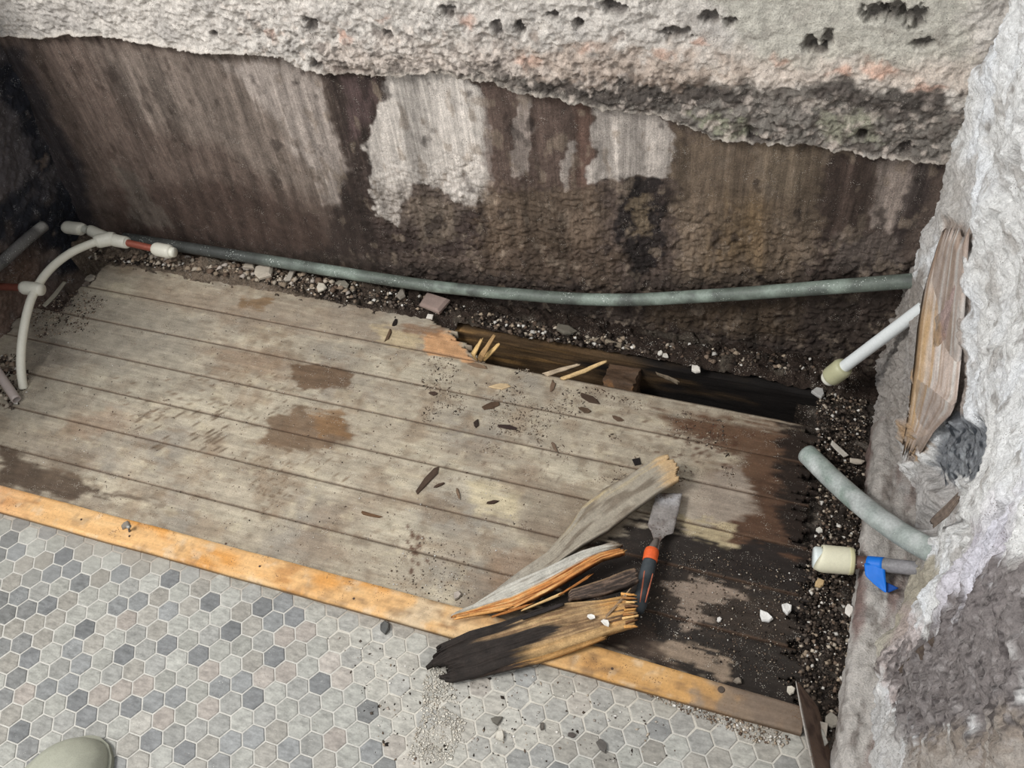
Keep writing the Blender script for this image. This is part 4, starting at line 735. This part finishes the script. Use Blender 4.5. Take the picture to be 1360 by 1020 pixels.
# ------------------------------------------------------------------ pale splinters at the hole
sp = [((632, 477), (628, 470), (641, 447, .035), 4.5, (206, 172, 118), 'left of three pale fresh splinters standing at the edge of the hole'),
      ((636, 478), (640, 470), (658, 441, .05), 5, (176, 142, 98), 'middle and tallest of three pale splinters standing in the hole'),
      ((640, 478), (650, 468), (664, 454, .035), 4.5, (222, 186, 126), 'right of three fresh splinters at the hole, leaning right'),
      ((722, 497), (745, 490), (772, 482, .01), 6, (176, 158, 134), 'greyish split lath lying over the front edge of the hole'),
      ((744, 503), (775, 492), (808, 477, .02), 5, (206, 176, 128), 'long pointed pale splinter reaching over the hole')]
for k, (a, b, c_, wd, cl, lb) in enumerate(sp):
    z0 = -.012; o = piece('splinter', [(a[0]-wd*.5, a[1]-1, z0+.004), (b[0]-wd*.6, b[1]-1, z0+(c_[2]-z0)*.5), (c_[0]-1, c_[1], c_[2])], [(a[0]+wd*.6, a[1]+2, z0+.002), (b[0]+wd*.6, b[1]+2, z0+(c_[2]-z0)*.5-.002), (c_[0]+1.5, c_[1]+1.5, c_[2]-.002)], .004, m_wood, flat(cl, .2, k), 24, 7, .05, .12, .0012, None, 60+k); tag(o, lb, 'splinter')
o = piece('split_lath', [(776, 450, .0), (800, 448, .004), (830, 457, .004), (852, 463, .0)], [(778, 452, -.004), (800, 454, .0), (830, 463, .0), (858, 466, -.004)], .004, m_wood, flat((132, 120, 104), .3, 4), 40, 9, .05, .12, .002, None, 71); tag(o, 'weathered grey split lath on the dirt behind the hole', 'lath')
o = piece('split_lath', [(870, 493, -.006), (890, 500, -.004), (905, 508, -.008)], [(872, 497, -.008), (890, 505, -.008), (902, 511, -.010)], .004, m_wood, flat((110, 98, 82), .3, 4), 30, 7, .05, .12, .002, None, 72); tag(o, 'small weathered splinter right of the rotten joist end', 'splinter')
o = piece('thin_board', [(1057, 904, .035), (1064, 945, .036), (1072, 985, .037), (1084, 1040, .037)], [(1062, 908, .030), (1086, 938, .0), (1098, 975, -.012), (1116, 1040, -.018)], .005, m_strip, lambda u, v, T: mixc(mixc(np.tile(lin((104, 84, 72)), (len(u), 1)), (72, 54, 46), sst(0, .4, fbm(np.c_[u*5, v*3, u*0], 1.6, 3, 4))), (170, 164, 156), sst(.10, .05, v)), 50, 16, 0, 0, .0006, None, 15)
tag(o, 'thin dark brown board tilted in the gap at the end of the batten', 'board')
o = piece('plastic_shim', [(84, 373, -.004), (70, 390, -.004), (56, 405, -.006)], [(88, 375, -.008), (74, 394, -.008), (60, 408, -.010)], .002, m_stone, flat((150, 144, 130), .1, 3), 14, 5, 0, 0, .0004, None, 16); tag(o, 'thin grey sliver lying behind the cream bent pipe', 'sliver')
# ------------------------------------------------------------------ flakes and chips lying about
def poly_chip(name, px, py, wpx, hpx, ang, z, th, colr, mt, label, cat, seed, group=None, n=9, spiky=.36):
    n = 4 if 'rectangular' in label or 'square chip' in label else (6 if cat == 'chip' else 7)
    r_ = np.random.default_rng(seed); c = np.array(atz(px, py, z)); sc = np.linalg.norm(c-CC)/FPX; V = []; k = n
    for lay, (zz, q) in enumerate(((0, 1.), (th*.6, 1.02), (th, .82))):
        rr2 = np.random.default_rng(seed)
        for i in range(k):
            t = 2*math.pi*(i+.5)/k; f = (1+spiky*(rr2.random()-.5)*2)*(1.25 if k == 4 else 1.08); x = math.cos(t)*wpx*.5*sc*f*q; y = math.sin(t)*hpx*.5*sc*f*q*1.25
            V.append((c[0]+x*math.cos(ang)-y*math.sin(ang), c[1]+x*math.sin(ang)+y*math.cos(ang), z+zz+r_.normal(0, th*.12)))
    F = [tuple(range(2*k, 3*k)), tuple(range(k))[::-1]]
    for l_ in range(2):
        for i in range(k): F.append((l_*k+i, l_*k+(i+1) % k, (l_+1)*k+(i+1) % k, (l_+1)*k+i))
    o = mesh_obj(name, V, F, mt, lin(colr)*(.9+.2*r_.random((3*k, 1)))); return tag(o, label, cat, group)
FL = [(672, 567, 28, 5, .0, (58, 46, 42), 'dark purplish curved bark flake alone in mid-planks below the hole'), (568, 638, 9, 36, -.25, (74, 60, 50), 'largest dark pointed flake, upright in the middle of the planks'),
      (583, 645, 4, 12, -.9, (78, 62, 52), 'tiny sliver just right of the large pointed flake'), (608, 655, 4, 14, .6, (120, 100, 82), 'thin brown sliver right of the large pointed flake'), (654, 668, 18, 4, .45, (64, 50, 42), 'short dark flake left of the long grey broken board'),
      (491, 684, 28, 4, .0, (98, 74, 54), 'long thin brown flake nearest the batten'), (516, 446, 4, 16, .05, (92, 74, 58), 'small upright brown chip left of the orange break'), (525, 429, 5, 9, .0, (38, 32, 30), 'small black chip beside the orange break'),
      (651, 539, 20, 7, .5, (84, 66, 52), 'dark brown flake below the grey dust by the hole'), (781, 529, 32, 7, -.2, (72, 58, 48), 'largest brown flake right under the pointed splinter'), (776, 545, 16, 6, -.2, (88, 72, 58), 'small brown flake under the largest brown flake'),
      (663, 513, 24, 7, .35, (196, 172, 136), 'pale tan wood chip among the dust below the hole'), (634, 486, 22, 6, .0, (126, 104, 84), 'flat brown chip just under the three pale splinters'), (846, 614, 10, 9, .5, (34, 30, 30), 'small black square chip at the long board top end'),
      (633, 562, 6, 10, .1, (56, 46, 40), 'round dark knot chip left of the curved bark flake'), (734, 514, 5, 16, .1, (110, 90, 74), 'upright brown chip under the grey split lath'), (820, 556, 14, 4, -.3, (96, 78, 64), 'slim brown flake right of the largest brown flake'),
      (575, 523, 10, 4, .1, (70, 56, 48), 'tiny dark flake on the second seam from the hole'), (737, 595, 4, 14, .7, (110, 92, 78), 'thin brown sliver in the clear area above the long grey board'), (935, 872, 0, 0, 0, (0, 0, 0), None)]
for k, (px, py, wd, hh, an, cl, lb) in enumerate(FL):
    if lb: poly_chip('wood_flake', px, py, wd, hh, an, ZP+.0004, .0028, cl, m_crumb, lb, 'wood flake', 200+k, 'wood flakes on the planks')
CH = [(349, 362, 24, 17, .2, .010, (176, 166, 152), 'pale square plaster chip at the back edge of the planks, the largest of them'), (331, 352, 15, 12, .3, .008, (158, 148, 134), 'plaster chip just left of the pale square chip'), (386, 367, 7, 14, .1, .006, (166, 158, 146), 'narrow upright plaster chip right of the pale square chip'),
      (428, 383, 16, 10, -.2, .006, (188, 180, 166), 'plaster chip with white underside below the pipe'), (455, 378, 18, 8, -.2, .006, (134, 128, 116), 'flat grey chip lying against the long pipe'), (576, 405, 36, 20, -.2, .008, (146, 128, 120), 'pinkish-grey rectangular chip below the pipe, the largest one'),
      (534, 390, 10, 14, .2, .008, (132, 124, 114), 'grey chip between the pipe and the snapped plank'), (571, 421, 8, 6, .1, .004, (214, 208, 198), 'tiny white chip under the pinkish rectangular chip'), (752, 440, 26, 12, -.2, .010, (104, 98, 88), 'dark grey stone on the dirt above the hole'),
      (925, 491, 11, 10, .0, -.002, (222, 216, 206), 'white plaster lump above the right half of the hole'), (877, 470, 6, 6, 0, .002, (216, 210, 200), 'left of two small white crumbs by the weathered lath'), (884, 473, 7, 6, 0, .002, (210, 204, 194), 'right of two small white crumbs by the weathered lath'),
      (1016, 820, 19, 10, -.4, ZP+.002, (232, 230, 226), 'larger white plaster chip on the black planks'), (1045, 809, 11, 11, .2, ZP+.002, (228, 226, 222), 'smaller white plaster chip right of the larger white one'), (955, 824, 5, 6, 0, ZP+.001, (216, 212, 206), 'tiny white crumb left of the larger white chip'),
      (1127, 811, 9, 10, .2, -.006, (220, 214, 206), 'white chip at the foot of the sill plate'), (1113, 597, 22, 7, -.7, -.006, (186, 180, 170), 'long pale chip above the thick grey pipe'), (1138, 614, 14, 7, 0, -.004, (178, 168, 154), 'oval beige pebble above the thick grey pipe'),
      (1087, 524, 12, 12, .5, -.004, (176, 174, 170), 'grey-white chip below the white pipe cap'), (1088, 705, 10, 6, 0, -.010, (206, 202, 192), 'white chip left of the thick grey pipe above the cream cap'), (1088, 776, 12, 9, .3, -.010, (196, 168, 126), 'orange-tan chip under the cream cap'), (1104, 958, 14, 12, .2, -.008, (140, 134, 124), 'grey stone right of the tilted thin board'),
      (512, 834, 15, 13, .4, .0005, (92, 92, 90), 'dark mortar lump on a tile left of the charred tip'), (665, 979, 10, 10, 0, .0005, (196, 190, 178), 'pale pebble on the tiles, nearest the bottom edge'), (720, 965, 6, 7, 0, .0005, (96, 90, 84), 'small dark pebble on the tiles right of the pale pebble'),
      (760, 977, 10, 6, 0, .0005, (88, 82, 78), 'flat dark crumb on the grout under the batten middle'), (801, 992, 15, 8, -.6, .0005, (96, 92, 88), 'elongated grey crumb, lowest on the tiles'), (660, 957, 15, 8, .4, .0005, (104, 100, 92), 'grey crumb just above the pale pebble on tiles'),
      (1050, 917, 8, 8, 0, ZP+.004, (206, 198, 184), 'round white pebble at the top of the tilted thin board'), (980, 904, 9, 7, 0, ZP+.002, (140, 130, 118), 'grey pebble at the back edge of the batten'), (607, 792, 9, 8, 0, ZP+.001, (170, 160, 150), 'grey crumb where the batten meets the splintered board tip'),
      (785, 819, 12, 5, .1, .054, (224, 220, 212), 'white plaster flake on the wide rotten board'), (805, 828, 13, 6, -.4, .052, (220, 216, 208), 'white plaster flake nearest the jagged right board end'), (167, 698, 7, 7, 0, .0136, (130, 122, 112), 'round grey pebble standing on the batten at left'), (120, 370, 14, 9, .3, ZP+.001, (150, 142, 130), 'grey stone at the rim of the corner hole')]
for k, (px, py, wd, hh, an, z, cl, lb) in enumerate(CH):
    poly_chip('plaster_chip', px, py, wd, hh, an, z, max(.003, min(wd, hh)*.0006), cl, m_stone, lb, 'chip', 300+k, 'loose plaster chips and stones')
# screw standing in the batten
sc_ = empty('screw', atz(172, 704, .0135), 'small grey screw standing in the yellow batten at left', 'screw')
tube('shank', [atz(172, 706, .0135), atz(171, 700, .024)], .0020, m_steel, (92, 90, 88), sc_, 10, 8, False); tube('head', [atz(171, 700, .024), atz(171, 699, .0265)], [.0032, .0045], m_steel, (170, 168, 162), sc_, 12, 4, False)
# ------------------------------------------------------------------ shoe toe in the lower left corner
tip = np.array(atz(134, 985, .03)); ang = math.radians(60); fx = np.array([math.cos(ang), math.sin(ang), 0]); fy = np.array([-math.sin(ang), math.cos(ang), 0])
sh = empty('clog', tuple(tip-fx*.14), 'toe of a plain sage-grey rubber clog in the lower left corner', 'shoe')
ns, nr = 60, 40; V = []
for i in range(ns):
    s = i/(ns-1)*.27; hw = .056*max(0, 1-(max(0, .075-s)/.075)**2.)**.62*(1-.22*sst(.08, .16, np.array(s))+.08*sst(.2, .26, np.array(s))); hw *= 1 if s < .23 else math.sqrt(max(.0, 1-((s-.23)/.0402)**2))
    ht = .058*math.sqrt(max(0, 1-(max(0, .075-s)/.075)**2)) if s < .1 else .058+.02*float(sst(.1, .2, np.array(s)))
    ht *= 1 if s < .24 else max(0., 1-((s-.24)/.031)**4)
    cen = tip-fx*s+fy*(-.010*math.sin(s*10))
    for j in range(nr):
        t = 2*math.pi*j/nr; cy = math.copysign(abs(math.cos(t))**.8, math.cos(t))*hw; cz = math.sin(t); z = .004+(ht if cz > 0 else .0035)*abs(cz)**.75*(1 if cz > 0 else -1)
        p = cen+fy*cy; V.append((p[0], p[1], z+.001))
o = mesh_obj('upper', V, [(i*nr+j, (i+1)*nr+j, (i+1)*nr+(j+1) % nr, i*nr+(j+1) % nr) for i in range(ns-1) for j in range(nr)]+[tuple(range(nr))], m_shoe, lin((158, 158, 143)), None, True); adopt(o, sh)
V = []; F = []
for i in range(ns):
    s = i/(ns-1)*.27; hw = .053*math.sqrt(max(0, 1-(max(0, .062-s)/.062)**2))*(1-.22*float(sst(.08, .16, np.array(s)))); hw *= 1 if s < .23 else math.sqrt(max(.0, 1-((s-.23)/.0402)**2)); cen = tip-fx*(s-.003)+fy*(-.010*math.sin(s*10))
    for (sg, z) in ((1, .0006), (1, .011), (-1, .011), (-1, .0006)): p = cen+fy*hw*sg; V.append((p[0], p[1], z))
for i in range(ns-1):
    for j in range(4): F.append((i*4+j, i*4+(j+1) % 4, (i+1)*4+(j+1) % 4, (i+1)*4+j))
o = mesh_obj('sole', V, F, m_shoe, lin((134, 134, 120))); adopt(o, sh)
